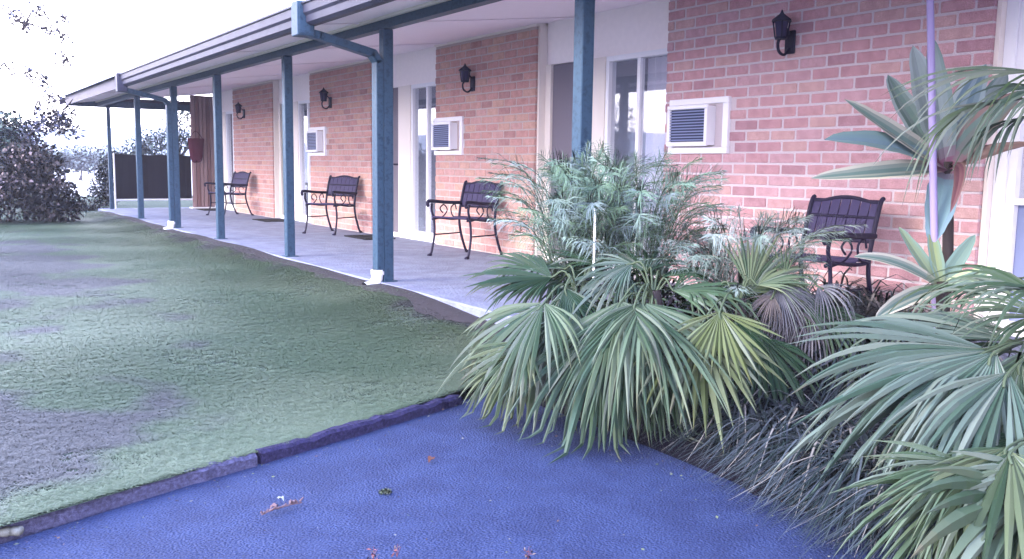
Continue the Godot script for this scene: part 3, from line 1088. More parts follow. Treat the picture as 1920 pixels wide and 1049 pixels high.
func grass_clump(label: String, at: Vector3, nb: int, length: float, sd: int, lean := Vector3.ZERO, wide := 1.0, grp := "mondo grass clumps under the palms"):
	var r := RandomNumberGenerator.new()
	r.seed = sd
	var V := PackedVector3Array()
	var N := PackedVector3Array()
	var C := PackedColorArray()
	for i in nb:
		var an := r.randf() * TAU
		var o := Vector3(cos(an), 0, sin(an)) * r.randf() * 0.08
		var d := (Vector3(cos(an), 0, sin(an)) + lean * r.randf_range(0.4, 1.2)).normalized()
		var L := length * r.randf_range(0.6, 1.1)
		var rise := r.randf_range(0.45, 1.0)
		var side := d.cross(Vector3.UP) * r.randf_range(0.003, 0.0055) * wide
		var c := Color(0.014, 0.020, 0.022).lerp(Color(0.060, 0.070, 0.085), pow(r.randf(), 2.2))
		if r.randf() < 0.08: c = Color(0.17, 0.16, 0.15)
		var prev := []
		for k in 7:
			var t := k / 6.0
			var p := o + d * L * (0.25 * t + 0.65 * t * t) + Vector3.UP * (L * rise * (1.75 * t - 1.85 * t * t) )
			p.y = maxf(p.y, 0.004 + 0.01 * (1.0 - t))
			var w := side * (1.0 - 0.85 * t * t)
			var row := [p - w, p + w]
			if k > 0:
				var n := (d * 0.5 * t + Vector3.UP).normalized()
				for v in [prev[0], row[0], row[1], prev[0], row[1], prev[1]]:
					V.append(v)
					N.append(n)
					C.append(c)
			prev = row
	var o2 := meshnode("grass_clump", arr_mesh(V, N, C), M.leaf, self)
	o2.position = at
	tag(o2, label, "grass", grp)

func feather_shrub(called: String, label: String, at: Vector3, h: float, spread: float, ns: int, cols: Array, sd: int, group := ""):
	var r := RandomNumberGenerator.new()
	r.seed = sd
	var t := thing(called, label, "shrub", at, 0.0, group)
	var V := PackedVector3Array()
	var N := PackedVector3Array()
	var C := PackedColorArray()
	var st := new_st()
	for i in ns:
		var an := r.randf() * TAU
		var d := Vector3(cos(an), 0, sin(an)) * spread * sqrt(r.randf())
		var hh := h * r.randf_range(0.65, 1.05)
		var p := [Vector3(d.x * 0.1, -0.03, d.z * 0.1), Vector3(d.x * 0.35, hh * 0.45, d.z * 0.35), Vector3(d.x * 0.75, hh * 0.8, d.z * 0.75), Vector3(d.x * 1.35, hh * (0.97 - 0.12 * d.length() / spread), d.z * 1.35)]
		var cv := curve(p, 5)
		tube(st, cv, [0.005, 0.004, 0.004, 0.003, 0.003, 0.002], 4)
		var sc: Color = cols[r.randi() % cols.size()] * r.randf_range(0.5, 0.85)
		for k in 110:
			var tt := 0.22 + 0.78 * k / 110.0
			var fi := tt * (cv.size() - 1)
			var i0 := mini(int(fi), cv.size() - 2)
			var b: Vector3 = cv[i0].lerp(cv[i0 + 1], fi - i0)
			var ax: Vector3 = (cv[i0 + 1] - cv[i0]).normalized()
			var sd1 := ax.cross(Vector3(-d.z, 0.02, d.x) if k % 2 == 0 else Vector3.UP + d).normalized()
			var dd := (sd1 * (1.0 if k % 4 < 2 else -1.0) + ax * 0.75 + Vector3(r.randfn(), r.randfn(), r.randfn()) * 0.22 + Vector3.DOWN * 0.15).normalized()
			var L := 0.15 * sin(PI * (0.12 + 0.82 * (tt - 0.22) / 0.78)) * r.randf_range(0.7, 1.15)
			var s := dd.cross(ax).normalized() * 0.0017
			var c := sc * r.randf_range(0.85, 1.15)
			c.a = 1.0
			var n := dd.cross(s).normalized()
			if n.y < 0: n = -n
			var m1 := b + dd * L * 0.55
			var e1 := b + dd * L + Vector3.DOWN * L * 0.18
			for v in [b - s * 0.5, m1 - s, m1 + s, b - s * 0.5, m1 + s, b + s * 0.5, m1 - s, e1, m1 + s]:
				V.append(v)
				N.append(n)
				C.append(c)
	obj("stems", st, M.stalk, t)
	meshnode("foliage", arr_mesh(V, N, C), M.leaf, t)

func bed():
	M.stalk = mat(lin(0.055, 0.075, 0.045), 0.5)
	var g1 := Color(0.075, 0.130, 0.078)      # grey-green
	var g2 := Color(0.190, 0.255, 0.165)
	var b1 := Color(0.085, 0.148, 0.112)      # blue-green
	var b2 := Color(0.205, 0.275, 0.235)
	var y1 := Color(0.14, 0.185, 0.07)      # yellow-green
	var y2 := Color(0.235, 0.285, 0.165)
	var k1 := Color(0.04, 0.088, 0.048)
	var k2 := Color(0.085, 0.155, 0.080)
	var dd1 := Color(0.16, 0.165, 0.20)      # dead
	var dd2 := Color(0.31, 0.31, 0.36)
	var U := Vector3.UP
	var F := Vector3(-0.6, 0.5, 0.55)     # upper faces that lean towards the drive
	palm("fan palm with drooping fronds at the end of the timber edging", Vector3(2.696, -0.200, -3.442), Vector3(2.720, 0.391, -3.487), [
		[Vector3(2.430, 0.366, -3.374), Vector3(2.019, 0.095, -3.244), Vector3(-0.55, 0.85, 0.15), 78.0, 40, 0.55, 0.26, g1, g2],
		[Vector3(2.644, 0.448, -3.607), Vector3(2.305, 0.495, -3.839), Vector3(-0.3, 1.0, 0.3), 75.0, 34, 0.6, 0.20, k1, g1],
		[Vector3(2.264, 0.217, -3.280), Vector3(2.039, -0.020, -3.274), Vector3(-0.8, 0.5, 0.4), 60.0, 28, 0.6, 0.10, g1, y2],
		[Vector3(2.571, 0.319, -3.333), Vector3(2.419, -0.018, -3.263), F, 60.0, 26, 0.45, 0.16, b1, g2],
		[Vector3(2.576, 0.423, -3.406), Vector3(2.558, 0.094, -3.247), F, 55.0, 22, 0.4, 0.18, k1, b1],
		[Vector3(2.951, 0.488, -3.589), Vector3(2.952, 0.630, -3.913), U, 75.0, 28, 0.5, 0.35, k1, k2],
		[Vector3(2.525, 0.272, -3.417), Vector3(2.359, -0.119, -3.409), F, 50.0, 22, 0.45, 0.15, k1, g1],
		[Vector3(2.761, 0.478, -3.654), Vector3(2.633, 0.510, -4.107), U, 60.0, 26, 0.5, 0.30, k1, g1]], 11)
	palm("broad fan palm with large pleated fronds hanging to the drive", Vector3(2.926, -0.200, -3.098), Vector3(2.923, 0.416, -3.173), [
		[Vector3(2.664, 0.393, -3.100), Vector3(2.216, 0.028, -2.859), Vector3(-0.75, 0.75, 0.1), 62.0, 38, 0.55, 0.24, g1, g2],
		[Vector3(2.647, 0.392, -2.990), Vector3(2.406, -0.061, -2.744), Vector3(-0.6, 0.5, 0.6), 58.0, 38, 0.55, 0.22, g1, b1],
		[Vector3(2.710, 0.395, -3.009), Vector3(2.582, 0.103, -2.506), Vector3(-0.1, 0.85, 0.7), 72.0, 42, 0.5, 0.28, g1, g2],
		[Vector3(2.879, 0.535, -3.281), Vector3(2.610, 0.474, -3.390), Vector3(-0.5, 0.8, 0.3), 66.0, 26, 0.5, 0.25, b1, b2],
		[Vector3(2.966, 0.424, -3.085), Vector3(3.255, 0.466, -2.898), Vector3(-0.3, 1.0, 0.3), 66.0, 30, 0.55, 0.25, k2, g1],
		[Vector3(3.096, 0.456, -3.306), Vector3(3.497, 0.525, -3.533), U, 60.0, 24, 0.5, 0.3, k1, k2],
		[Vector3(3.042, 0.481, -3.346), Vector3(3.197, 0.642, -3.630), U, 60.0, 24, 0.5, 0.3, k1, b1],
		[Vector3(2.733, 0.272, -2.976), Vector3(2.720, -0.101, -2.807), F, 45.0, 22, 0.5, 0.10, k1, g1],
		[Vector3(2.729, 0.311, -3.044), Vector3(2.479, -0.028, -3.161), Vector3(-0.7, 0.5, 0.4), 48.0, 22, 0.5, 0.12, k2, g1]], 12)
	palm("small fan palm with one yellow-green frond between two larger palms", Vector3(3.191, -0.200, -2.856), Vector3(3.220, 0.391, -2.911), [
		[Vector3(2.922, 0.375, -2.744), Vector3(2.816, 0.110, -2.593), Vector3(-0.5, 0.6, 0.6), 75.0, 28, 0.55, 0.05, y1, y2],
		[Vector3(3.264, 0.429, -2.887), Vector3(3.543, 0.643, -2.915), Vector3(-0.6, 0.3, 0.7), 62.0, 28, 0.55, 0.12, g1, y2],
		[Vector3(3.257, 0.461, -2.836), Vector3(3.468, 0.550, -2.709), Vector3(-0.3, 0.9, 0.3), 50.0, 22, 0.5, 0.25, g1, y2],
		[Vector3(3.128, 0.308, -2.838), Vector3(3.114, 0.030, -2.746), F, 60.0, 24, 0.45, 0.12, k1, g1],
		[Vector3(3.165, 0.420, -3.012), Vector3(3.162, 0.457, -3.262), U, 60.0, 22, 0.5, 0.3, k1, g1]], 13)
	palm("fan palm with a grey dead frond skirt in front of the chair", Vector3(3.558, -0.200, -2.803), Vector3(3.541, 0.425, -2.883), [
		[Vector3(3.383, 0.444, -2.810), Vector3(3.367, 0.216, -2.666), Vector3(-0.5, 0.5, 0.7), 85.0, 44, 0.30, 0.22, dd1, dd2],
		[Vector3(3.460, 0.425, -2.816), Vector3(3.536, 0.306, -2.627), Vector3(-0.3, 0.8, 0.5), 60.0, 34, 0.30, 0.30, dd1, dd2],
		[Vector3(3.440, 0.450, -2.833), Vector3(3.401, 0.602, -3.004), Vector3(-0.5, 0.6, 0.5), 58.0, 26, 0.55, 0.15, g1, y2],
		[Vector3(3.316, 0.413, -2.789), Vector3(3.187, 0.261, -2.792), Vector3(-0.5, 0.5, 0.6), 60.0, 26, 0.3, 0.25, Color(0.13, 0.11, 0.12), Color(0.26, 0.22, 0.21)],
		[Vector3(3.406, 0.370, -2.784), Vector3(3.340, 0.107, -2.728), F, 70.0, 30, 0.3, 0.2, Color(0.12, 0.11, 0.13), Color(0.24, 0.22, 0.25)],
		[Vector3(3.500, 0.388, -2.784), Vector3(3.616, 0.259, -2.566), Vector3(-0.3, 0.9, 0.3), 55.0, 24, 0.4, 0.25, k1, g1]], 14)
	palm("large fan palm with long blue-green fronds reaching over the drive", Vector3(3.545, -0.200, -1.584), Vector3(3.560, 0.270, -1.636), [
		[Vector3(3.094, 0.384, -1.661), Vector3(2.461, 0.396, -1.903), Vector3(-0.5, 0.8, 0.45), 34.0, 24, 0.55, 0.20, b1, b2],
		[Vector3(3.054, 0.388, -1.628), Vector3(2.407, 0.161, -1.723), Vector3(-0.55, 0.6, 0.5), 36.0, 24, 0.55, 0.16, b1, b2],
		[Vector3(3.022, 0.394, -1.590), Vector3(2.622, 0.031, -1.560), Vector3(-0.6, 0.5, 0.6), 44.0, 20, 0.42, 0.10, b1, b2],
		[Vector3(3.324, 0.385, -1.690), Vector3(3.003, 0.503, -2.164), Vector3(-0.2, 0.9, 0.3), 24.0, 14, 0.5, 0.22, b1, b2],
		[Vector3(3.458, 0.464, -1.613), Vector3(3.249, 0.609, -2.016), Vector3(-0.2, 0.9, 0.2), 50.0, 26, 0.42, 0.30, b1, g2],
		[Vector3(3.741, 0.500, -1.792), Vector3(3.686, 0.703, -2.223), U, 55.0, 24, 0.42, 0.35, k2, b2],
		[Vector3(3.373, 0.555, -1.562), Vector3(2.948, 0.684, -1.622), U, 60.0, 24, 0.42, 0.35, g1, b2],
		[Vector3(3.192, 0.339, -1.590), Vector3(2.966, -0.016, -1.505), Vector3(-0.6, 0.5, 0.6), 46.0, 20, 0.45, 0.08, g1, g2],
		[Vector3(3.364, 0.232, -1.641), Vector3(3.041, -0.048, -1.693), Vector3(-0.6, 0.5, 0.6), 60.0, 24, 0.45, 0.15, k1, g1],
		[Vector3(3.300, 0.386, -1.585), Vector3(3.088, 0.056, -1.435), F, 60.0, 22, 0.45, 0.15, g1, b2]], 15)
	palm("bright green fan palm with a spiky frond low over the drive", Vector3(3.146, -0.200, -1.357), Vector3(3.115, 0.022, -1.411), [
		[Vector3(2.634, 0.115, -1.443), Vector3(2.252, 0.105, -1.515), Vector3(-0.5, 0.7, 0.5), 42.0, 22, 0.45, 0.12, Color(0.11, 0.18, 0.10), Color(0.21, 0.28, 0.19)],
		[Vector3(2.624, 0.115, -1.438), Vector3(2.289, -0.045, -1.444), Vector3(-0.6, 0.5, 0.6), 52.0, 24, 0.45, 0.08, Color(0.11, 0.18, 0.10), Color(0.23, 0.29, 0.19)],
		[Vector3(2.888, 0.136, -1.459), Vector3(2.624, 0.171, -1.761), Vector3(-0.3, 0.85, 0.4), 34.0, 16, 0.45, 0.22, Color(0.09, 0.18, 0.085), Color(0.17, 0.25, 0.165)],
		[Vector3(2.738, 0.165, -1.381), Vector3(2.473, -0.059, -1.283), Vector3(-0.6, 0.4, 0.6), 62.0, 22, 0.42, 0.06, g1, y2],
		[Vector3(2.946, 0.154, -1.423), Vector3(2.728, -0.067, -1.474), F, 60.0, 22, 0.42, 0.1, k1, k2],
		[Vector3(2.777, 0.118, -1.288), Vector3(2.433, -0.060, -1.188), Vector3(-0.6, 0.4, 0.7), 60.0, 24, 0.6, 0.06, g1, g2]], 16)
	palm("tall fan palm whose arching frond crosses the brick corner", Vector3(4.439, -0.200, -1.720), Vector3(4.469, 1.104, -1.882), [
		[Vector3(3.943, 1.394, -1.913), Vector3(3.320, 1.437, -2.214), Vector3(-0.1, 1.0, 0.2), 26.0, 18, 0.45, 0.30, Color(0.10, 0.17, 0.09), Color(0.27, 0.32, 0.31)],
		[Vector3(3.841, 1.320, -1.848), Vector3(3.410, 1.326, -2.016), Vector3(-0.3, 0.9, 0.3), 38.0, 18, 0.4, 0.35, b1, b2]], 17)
	# cordylines: strap leaves with pink bases
	var pk := Color(0.33, 0.15, 0.235)
	var gm := Color(0.10, 0.155, 0.14)
	var bm := Color(0.11, 0.17, 0.21)
	var pale := Color(0.24, 0.29, 0.29)
	var eg := Color(0.36, 0.33, 0.28)
	var brn := Color(0.13, 0.085, 0.08)
	cordyline("tall cordyline with pink-based strap leaves before the brick corner", Vector3(4.323, -0.030, -2.534), Vector3(4.306, 1.014, -2.583), [
		[Vector3(4.034, 1.139, -2.661), Vector3(3.729, 1.330, -2.773), 0.115, gm, eg],
		[Vector3(3.947, 1.149, -2.661), Vector3(3.553, 1.134, -2.739), 0.12, bm, gm],
		[Vector3(3.916, 0.984, -2.657), Vector3(3.491, 0.955, -2.754), 0.10, gm, eg],
		[Vector3(4.237, 1.341, -2.678), Vector3(4.295, 1.630, -2.803), 0.13, pale, pale],
		[Vector3(4.195, 1.308, -2.580), Vector3(4.183, 1.662, -2.641), 0.11, pale, gm],
		[Vector3(4.378, 1.317, -2.580), Vector3(4.601, 1.541, -2.586), 0.13, bm, pale],
		[Vector3(4.386, 1.260, -2.445), Vector3(4.451, 1.382, -2.298), 0.11, gm, brn],
		[Vector3(4.537, 1.218, -2.580), Vector3(4.893, 1.538, -2.633), 0.12, pale, gm],
		[Vector3(4.376, 1.093, -2.426), Vector3(4.365, 1.128, -2.197), 0.085, brn, brn],
		[Vector3(4.312, 1.092, -2.469), Vector3(4.117, 0.800, -2.434), 0.05, Color(0.12, 0.05, 0.065), brn],
		[Vector3(4.247, 1.267, -2.781), Vector3(4.362, 1.502, -2.981), 0.12, gm, pale],
		[Vector3(4.179, 0.846, -2.521), Vector3(4.077, 0.644, -2.498), 0.12, Color(0.17, 0.27, 0.30), bm]], pk)
	cordyline("young cordyline with striped green leaves at the foot of the lilac pole", Vector3(4.048, -0.030, -2.409), Vector3(4.061, 0.448, -2.419), [
		[Vector3(3.800, 0.605, -2.495), Vector3(3.549, 0.606, -2.542), 0.065, gm, eg],
		[Vector3(3.975, 0.597, -2.499), Vector3(3.955, 0.731, -2.593), 0.06, Color(0.13, 0.17, 0.11), gm],
		[Vector3(4.040, 0.623, -2.459), Vector3(4.130, 0.743, -2.538), 0.055, Color(0.15, 0.19, 0.10), gm],
		[Vector3(4.143, 0.600, -2.387), Vector3(4.212, 0.701, -2.356), 0.06, gm, gm],
		[Vector3(3.719, 0.423, -2.401), Vector3(3.525, 0.341, -2.397), 0.07, gm, eg],
		[Vector3(4.061, 0.486, -2.304), Vector3(4.089, 0.572, -2.177), 0.07, gm, y2]], Color(0.24, 0.28, 0.18))
	# feathery shrubs
	var tl := [Color(0.17, 0.27, 0.20), Color(0.23, 0.32, 0.28), Color(0.15, 0.24, 0.15), Color(0.25, 0.33, 0.34)]
	feather_shrub("feathery_shrub", "feathery blue-green shrub in front of the teal post", Vector3(3.023, -0.080, -3.874), 1.24, 0.42, 95, tl, 41)
	feather_shrub("feathery_shrub", "feathery grey-green shrub before the sliding door, beside the white stake", Vector3(3.223, -0.080, -3.622), 1.22, 0.38, 80, tl, 42)
	feather_shrub("feathery_shrub", "thin feathery shrub below the large air conditioner", Vector3(3.660, -0.080, -3.272), 0.92, 0.48, 60, [Color(0.22, 0.30, 0.27), Color(0.28, 0.34, 0.33)], 43)
	var r := RandomNumberGenerator.new()
	r.seed = 61
	var t := thing("leafy_shrub", "low leafy shrub with pale flower tufts between the feathery shrubs", "shrub", Vector3(3.095, -0.100, -3.545))
	meshnode("foliage", crown_mesh([[Vector3(0, 0.38, 0), Vector3(0.24, 0.2, 0.24)], [Vector3(-0.2, 0.3, -0.1), Vector3(0.2, 0.18, 0.2)], [Vector3(0.22, 0.32, 0.1), Vector3(0.2, 0.2, 0.2)]], 700, 0.05, 0.014, [Color(0.12, 0.19, 0.10), Color(0.17, 0.25, 0.14), Color(0.10, 0.15, 0.09)], r), M.leaf, t)
	meshnode("flowers", crown_mesh([[Vector3(-0.06, 0.52, 0.05), Vector3(0.16, 0.09, 0.12)], [Vector3(0.2, 0.5, 0.1), Vector3(0.12, 0.08, 0.1)]], 26, 0.025, 0.014, [Color(0.55, 0.52, 0.55), Color(0.45, 0.42, 0.42)], r), M.leaf, t)
	var st := new_st()
	for k in 6:
		var an := k * 1.05
		tube(st, [Vector3(0, -0.05, 0), Vector3(cos(an) * 0.1, 0.22, sin(an) * 0.1), Vector3(cos(an) * 0.2, 0.42, sin(an) * 0.2)], [0.008, 0.006, 0.003], 5)
	obj("stems", st, M.bark, t)
	t = thing("leafy_shrub", "dark twiggy shrub with dry leaves behind the small yellow-green palm", "shrub", Vector3(3.401, -0.100, -3.274))
	meshnode("foliage", crown_mesh([[Vector3(0, 0.3, 0), Vector3(0.3, 0.18, 0.28)], [Vector3(-0.28, 0.32, -0.05), Vector3(0.24, 0.16, 0.2)], [Vector3(0.3, 0.25, 0.1), Vector3(0.22, 0.2, 0.2)]], 520, 0.06, 0.012, [Color(0.09, 0.09, 0.09), Color(0.12, 0.10, 0.12), Color(0.20, 0.17, 0.17), Color(0.08, 0.11, 0.08)], r), M.leaf, t)
	st = new_st()
	tube(st, curve([Vector3(0, -0.05, 0), Vector3(0.0, 0.3, 0.02), Vector3(0.03, 0.55, 0.03), Vector3(0.08, 0.72, 0.05)], 4), [0.012, 0.010, 0.008, 0.003], 6)
	for k in 7:
		var an := k * 0.9
		tube(st, [Vector3(0, -0.05, 0), Vector3(cos(an) * 0.14, 0.2, sin(an) * 0.14), Vector3(cos(an) * 0.26, 0.42, sin(an) * 0.24)], [0.009, 0.006, 0.003], 5)
	obj("stems", st, M.bark, t)
	# mondo grass along the edge of the bed
	var cp := [Vector3(3.483, -0.200, -3.283), Vector3(3.387, -0.200, -2.977), Vector3(3.303, -0.200, -2.708), Vector3(3.228, -0.200, -2.469), Vector3(3.132, -0.200, -2.235), Vector3(3.021, -0.200, -2.009), Vector3(2.876, -0.200, -1.781), Vector3(3.901, -0.200, -3.686), Vector3(3.838, -0.200, -3.345), Vector3(3.783, -0.200, -3.042), Vector3(3.691, -0.200, -2.740), Vector3(3.574, -0.200, -2.447), Vector3(3.386, -0.200, -2.161), Vector3(4.350, -0.200, -3.590), Vector3(4.341, -0.200, -3.273), Vector3(3.540, -0.200, -3.665), Vector3(4.481, -0.200, -3.872), Vector3(2.752, -0.200, -1.586), Vector3(3.193, -0.200, -3.586), Vector3(3.056, -0.200, -3.734), Vector3(2.964, -0.200, -3.900), Vector3(4.077, -0.200, -2.868), Vector3(3.858, -0.200, -2.531), Vector3(3.203, -0.200, -3.121), Vector3(3.087, -0.200, -2.739), Vector3(3.007, -0.200, -2.431), Vector3(2.929, -0.200, -2.170), Vector3(3.056, -0.200, -3.231), Vector3(2.837, -0.200, -1.926)]
	for i in cp.size():
		grass_clump("arching dark mondo grass at the bed's edge beneath the palms", cp[i], 300, 0.50, 200 + i, Vector3(-0.55, 0, 0.35))
	var tall := [Vector3(4.247, -0.100, -3.136), Vector3(4.045, -0.100, -2.820), Vector3(4.383, -0.100, -3.387), Vector3(3.941, -0.100, -2.625), Vector3(4.255, -0.100, -3.638), Vector3(4.265, -0.100, -2.691), Vector3(4.534, -0.100, -3.668), Vector3(5.047, -0.100, -3.577), Vector3(5.169, -0.100, -3.833), Vector3(5.041, -0.100, -3.379)]
	for i in tall.size():
		grass_clump("tall strappy grass clump filling the bed behind the mondo grass", tall[i], 170, 0.95, 260 + i, Vector3(-0.25, 0, 0.15), 1.7, "strappy clumps in the bed")
	# lilac pole and white stake
	t = thing("thin_pole", "thin lilac painted pole leaning beside the tall cordyline", "pole", Vector3(4.073, -0.050, -2.404))
	st = new_st()
	var tp: Vector3 = Vector3(4.148, 1.913, -2.641) - t.position
	tube(st, [Vector3(0, -0.05, 0), tp], [0.018, 0.017], 10)
	obj("shaft", st, M.pole, t)
	st = new_st()
	tube(st, [tp, tp + Vector3(0, 0.015, 0)], [0.021, 0.012], 10)
	obj("cap", st, M.pole, t)
	t = thing("garden_stake", "thin white stake standing among the feathery shrubs", "stake", Vector3(2.875, -0.100, -3.564))
	st = new_st()
	tp = Vector3(2.904, 0.775, -3.603) - t.position
	tube(st, [Vector3(0, -0.05, 0), tp], [0.006, 0.006], 8)
	obj("shaft", st, M.plastic, t)
	st = new_st()
	tube(st, [tp, tp + Vector3(0, 0.012, 0)], [0.008, 0.004], 8)
	obj("cap", st, M.plastic, t)

func cordyline(label: String, base: Vector3, crown: Vector3, lv: Array, pink: Color):
	var t := thing("cordyline", label, "cordyline", base, 0.0, "cordylines by the pole")
	var st := new_st()
	var c := crown - base
	tube(st, curve([Vector3(0, -0.04, 0), c * 0.6 + Vector3(0.012, 0, 0.01), c + Vector3(0, 0.03, 0)], 4), [0.022, 0.02, 0.02, 0.028], 8)
	obj("stem", st, M.bark, t)
	for l in lv:
		var m: Vector3 = l[0] - base
		var e: Vector3 = l[1] - base
		var up := Vector3(-0.45, 0.7, 0.55)
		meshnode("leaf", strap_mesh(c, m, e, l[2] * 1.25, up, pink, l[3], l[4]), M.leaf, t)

# ---------- beyond the verandah ----------
func tree(called: String, label: String, at: Vector3, trunk: Array, lumps: Array, per: int, ln: float, wd: float, cols: Array, sd: int, group: String, twigs := 0, category := "tree", shell := 0.55):
	var r := RandomNumberGenerator.new()
	r.seed = sd
	var t := thing(called, label, category, at, 0.0, group)
	var st := new_st()
	for b in trunk:
		tube(st, curve(b[0], 4), b[1], 6)
	for k in twigs:
		var l = lumps[r.randi() % lumps.size()]
		var a: Vector3 = l[0]
		var p: Vector3 = a + Vector3(r.randfn(), r.randfn(), r.randfn()) * l[1] * 0.3
		var q: Vector3 = a + Vector3(r.randfn(), r.randfn(), r.randfn()).normalized() * l[1] * 1.1
		var m: Vector3 = (p + q) * 0.5 + Vector3(r.randfn(), r.randfn(), r.randfn()) * 0.12
		tube(st, curve([p, m, q], 3), [0.014, 0.012, 0.008, 0.004], 4)
	if twigs > 60:
		for l in lumps:
			var best := Vector3.ZERO
			for b in trunk:
				for p in curve(b[0], 8):
					if p.distance_to(l[0]) < best.distance_to(l[0]): best = p
			var m: Vector3 = (best + l[0]) * 0.5 + Vector3(r.randfn(), r.randfn(), r.randfn()) * 0.08
			tube(st, curve([best, m, l[0]], 4), [0.014, 0.012, 0.010, 0.008, 0.006, 0.005], 4)
	obj("trunk", st, M.bark, t)
	meshnode("crown", crown_mesh(lumps, per, ln, wd, cols, r, shell), M.leaf, t)

func background():
	var V := func(x, y, z): return Vector3(x, y, z)
	var dk := [Color(0.045, 0.045, 0.036), Color(0.060, 0.050, 0.046), Color(0.036, 0.032, 0.032), Color(0.085, 0.070, 0.066)]
	var gg := [Color(0.045, 0.065, 0.052), Color(0.065, 0.085, 0.074), Color(0.035, 0.05, 0.04)]
	var fl := [Color(0.17, 0.13, 0.135), Color(0.21, 0.165, 0.165), Color(0.10, 0.08, 0.08), Color(0.07, 0.06, 0.055)]
	var trunk5 := func(h: float, sp: float) -> Array:
		var out := []
		for k in 5:
			var an := k * 1.3
			out.append([[Vector3(0, -0.2, 0), Vector3(cos(an) * sp * 0.4, h * 0.4, sin(an) * sp * 0.4), Vector3(cos(an) * sp, h * 0.85, sin(an) * sp)], [0.05, 0.03, 0.01]])
		return out
	tree("flowering_bush", "dense dark bush with pale pink blossom at the edge of the lawn", Vector3(1.369, -0.060, -17.685), trunk5.call(1.0, 0.6), [[V.call(0, 0.45, 0), V.call(0.9, 0.5, 0.7)], [V.call(0.45, 0.95, 0), V.call(0.55, 0.4, 0.5)], [V.call(-0.4, 0.9, 0), V.call(0.6, 0.5, 0.6)], [V.call(0.75, 0.3, 0.1), V.call(0.5, 0.4, 0.4)], [V.call(-1.0, 0.6, 0), V.call(0.8, 0.6, 0.7)]], 1500, 0.10, 0.055, dk, 301, "")
	# blossom on that bush: outer tufts
	var bush := get_node("flowering_bush")
	var r := RandomNumberGenerator.new()
	r.seed = 302
	meshnode("blossom", crown_mesh([[V.call(0.35, 1.1, 0.35), V.call(0.45, 0.22, 0.3)], [V.call(-0.1, 0.72, 0.6), V.call(0.5, 0.14, 0.25)], [V.call(-0.5, 0.5, 0.65), V.call(0.5, 0.15, 0.2)], [V.call(0.75, 0.62, 0.35), V.call(0.3, 0.1, 0.25)]], 420, 0.06, 0.045, fl, r), M.leaf, bush)
	tree("rounded_tree", "grey-green rounded tree standing behind the pink flowering bush", Vector3(1.000, -0.300, -21.529), trunk5.call(1.6, 0.5), [[V.call(0.2, 1.4, 0), V.call(1.0, 0.75, 0.8)], [V.call(0.75, 1.75, 0), V.call(0.6, 0.55, 0.6)], [V.call(-0.6, 1.2, 0), V.call(1.0, 0.8, 0.8)], [V.call(1.1, 1.0, 0), V.call(0.5, 0.7, 0.5)]], 2000, 0.11, 0.06, gg, 303, "")
	tree("low_shrub", "low dark shrub between the flowering bush and the verandah corner", Vector3(3.244, -0.200, -21.268), trunk5.call(0.3, 0.3), [[V.call(0, 0.16, 0), V.call(0.42, 0.2, 0.3)], [V.call(-0.35, 0.2, 0), V.call(0.3, 0.2, 0.3)]], 700, 0.06, 0.035, dk, 304, "", 0, "shrub")
	tree("dark_hedge", "dark hedge plant climbing beside the slim end post", Vector3(3.918, -0.200, -23.591), trunk5.call(0.9, 0.3), [[V.call(0, 0.4, 0), V.call(0.35, 0.5, 0.35)], [V.call(0.16, 0.9, 0), V.call(0.3, 0.5, 0.3)], [V.call(0.4, 1.1, 0), V.call(0.3, 0.35, 0.3)]], 1200, 0.07, 0.04, [Color(0.022, 0.027, 0.022), Color(0.045, 0.052, 0.05)], 305, "", 0, "shrub")
	# sparse overhanging tree at the far left
	var br := []
	var root: Vector3 = Vector3(-0.654, -0.100, -18.442)
	var tips := [Vector3(1.782, 2.430, -16.591), Vector3(2.171, 3.028, -16.421), Vector3(2.238, 1.561, -16.520), Vector3(1.836, 1.930, -16.601), Vector3(1.602, 3.173, -16.701), Vector3(2.065, 1.215, -16.826)]
	for tp in tips:
		var q: Vector3 = tp - root
		br.append([[Vector3(0, -0.1, 0), Vector3(0.3, 1.6, 0.05), Vector3(q.x * 0.5, lerpf(1.6, q.y, 0.6), q.z * 0.5), q], [0.09, 0.06, 0.05, 0.03, 0.02, 0.012, 0.008, 0.005]])
	var sp := []
	for a in [Vector3(2.069, 3.111, -16.501), Vector3(2.237, 2.945, -16.364), Vector3(1.717, 3.148, -16.742), Vector3(1.907, 3.379, -16.649), Vector3(2.217, 2.590, -16.324), Vector3(1.777, 2.346, -16.581), Vector3(1.947, 2.222, -16.449), Vector3(2.039, 1.969, -16.350), Vector3(1.852, 1.797, -16.449), Vector3(2.257, 3.284, -16.402), Vector3(1.549, 3.314, -16.879), Vector3(1.446, 2.509, -16.827)]:
		sp.append([a - root, Vector3(0.16, 0.13, 0.15), 0.22])
	for a in [Vector3(2.176, 1.732, -16.587), Vector3(2.272, 1.518, -16.491), Vector3(2.059, 1.601, -16.645), Vector3(1.877, 1.581, -16.763), Vector3(1.759, 1.423, -16.818)]:
		sp.append([a - root, Vector3(0.22, 0.17, 0.2), 1.0])
	tree("sparse_tree", "sparse overhanging tree with twiggy branches against the white sky", root, br, sp, 150, 0.07, 0.04, [Color(0.10, 0.10, 0.13), Color(0.08, 0.08, 0.08), Color(0.14, 0.15, 0.24)], 306, "", 110, "tree", 0.4)
	# twisted tree behind the windbreak
	var r2: Vector3 = Vector3(6.645, -0.300, -28.046)
	var bb := []
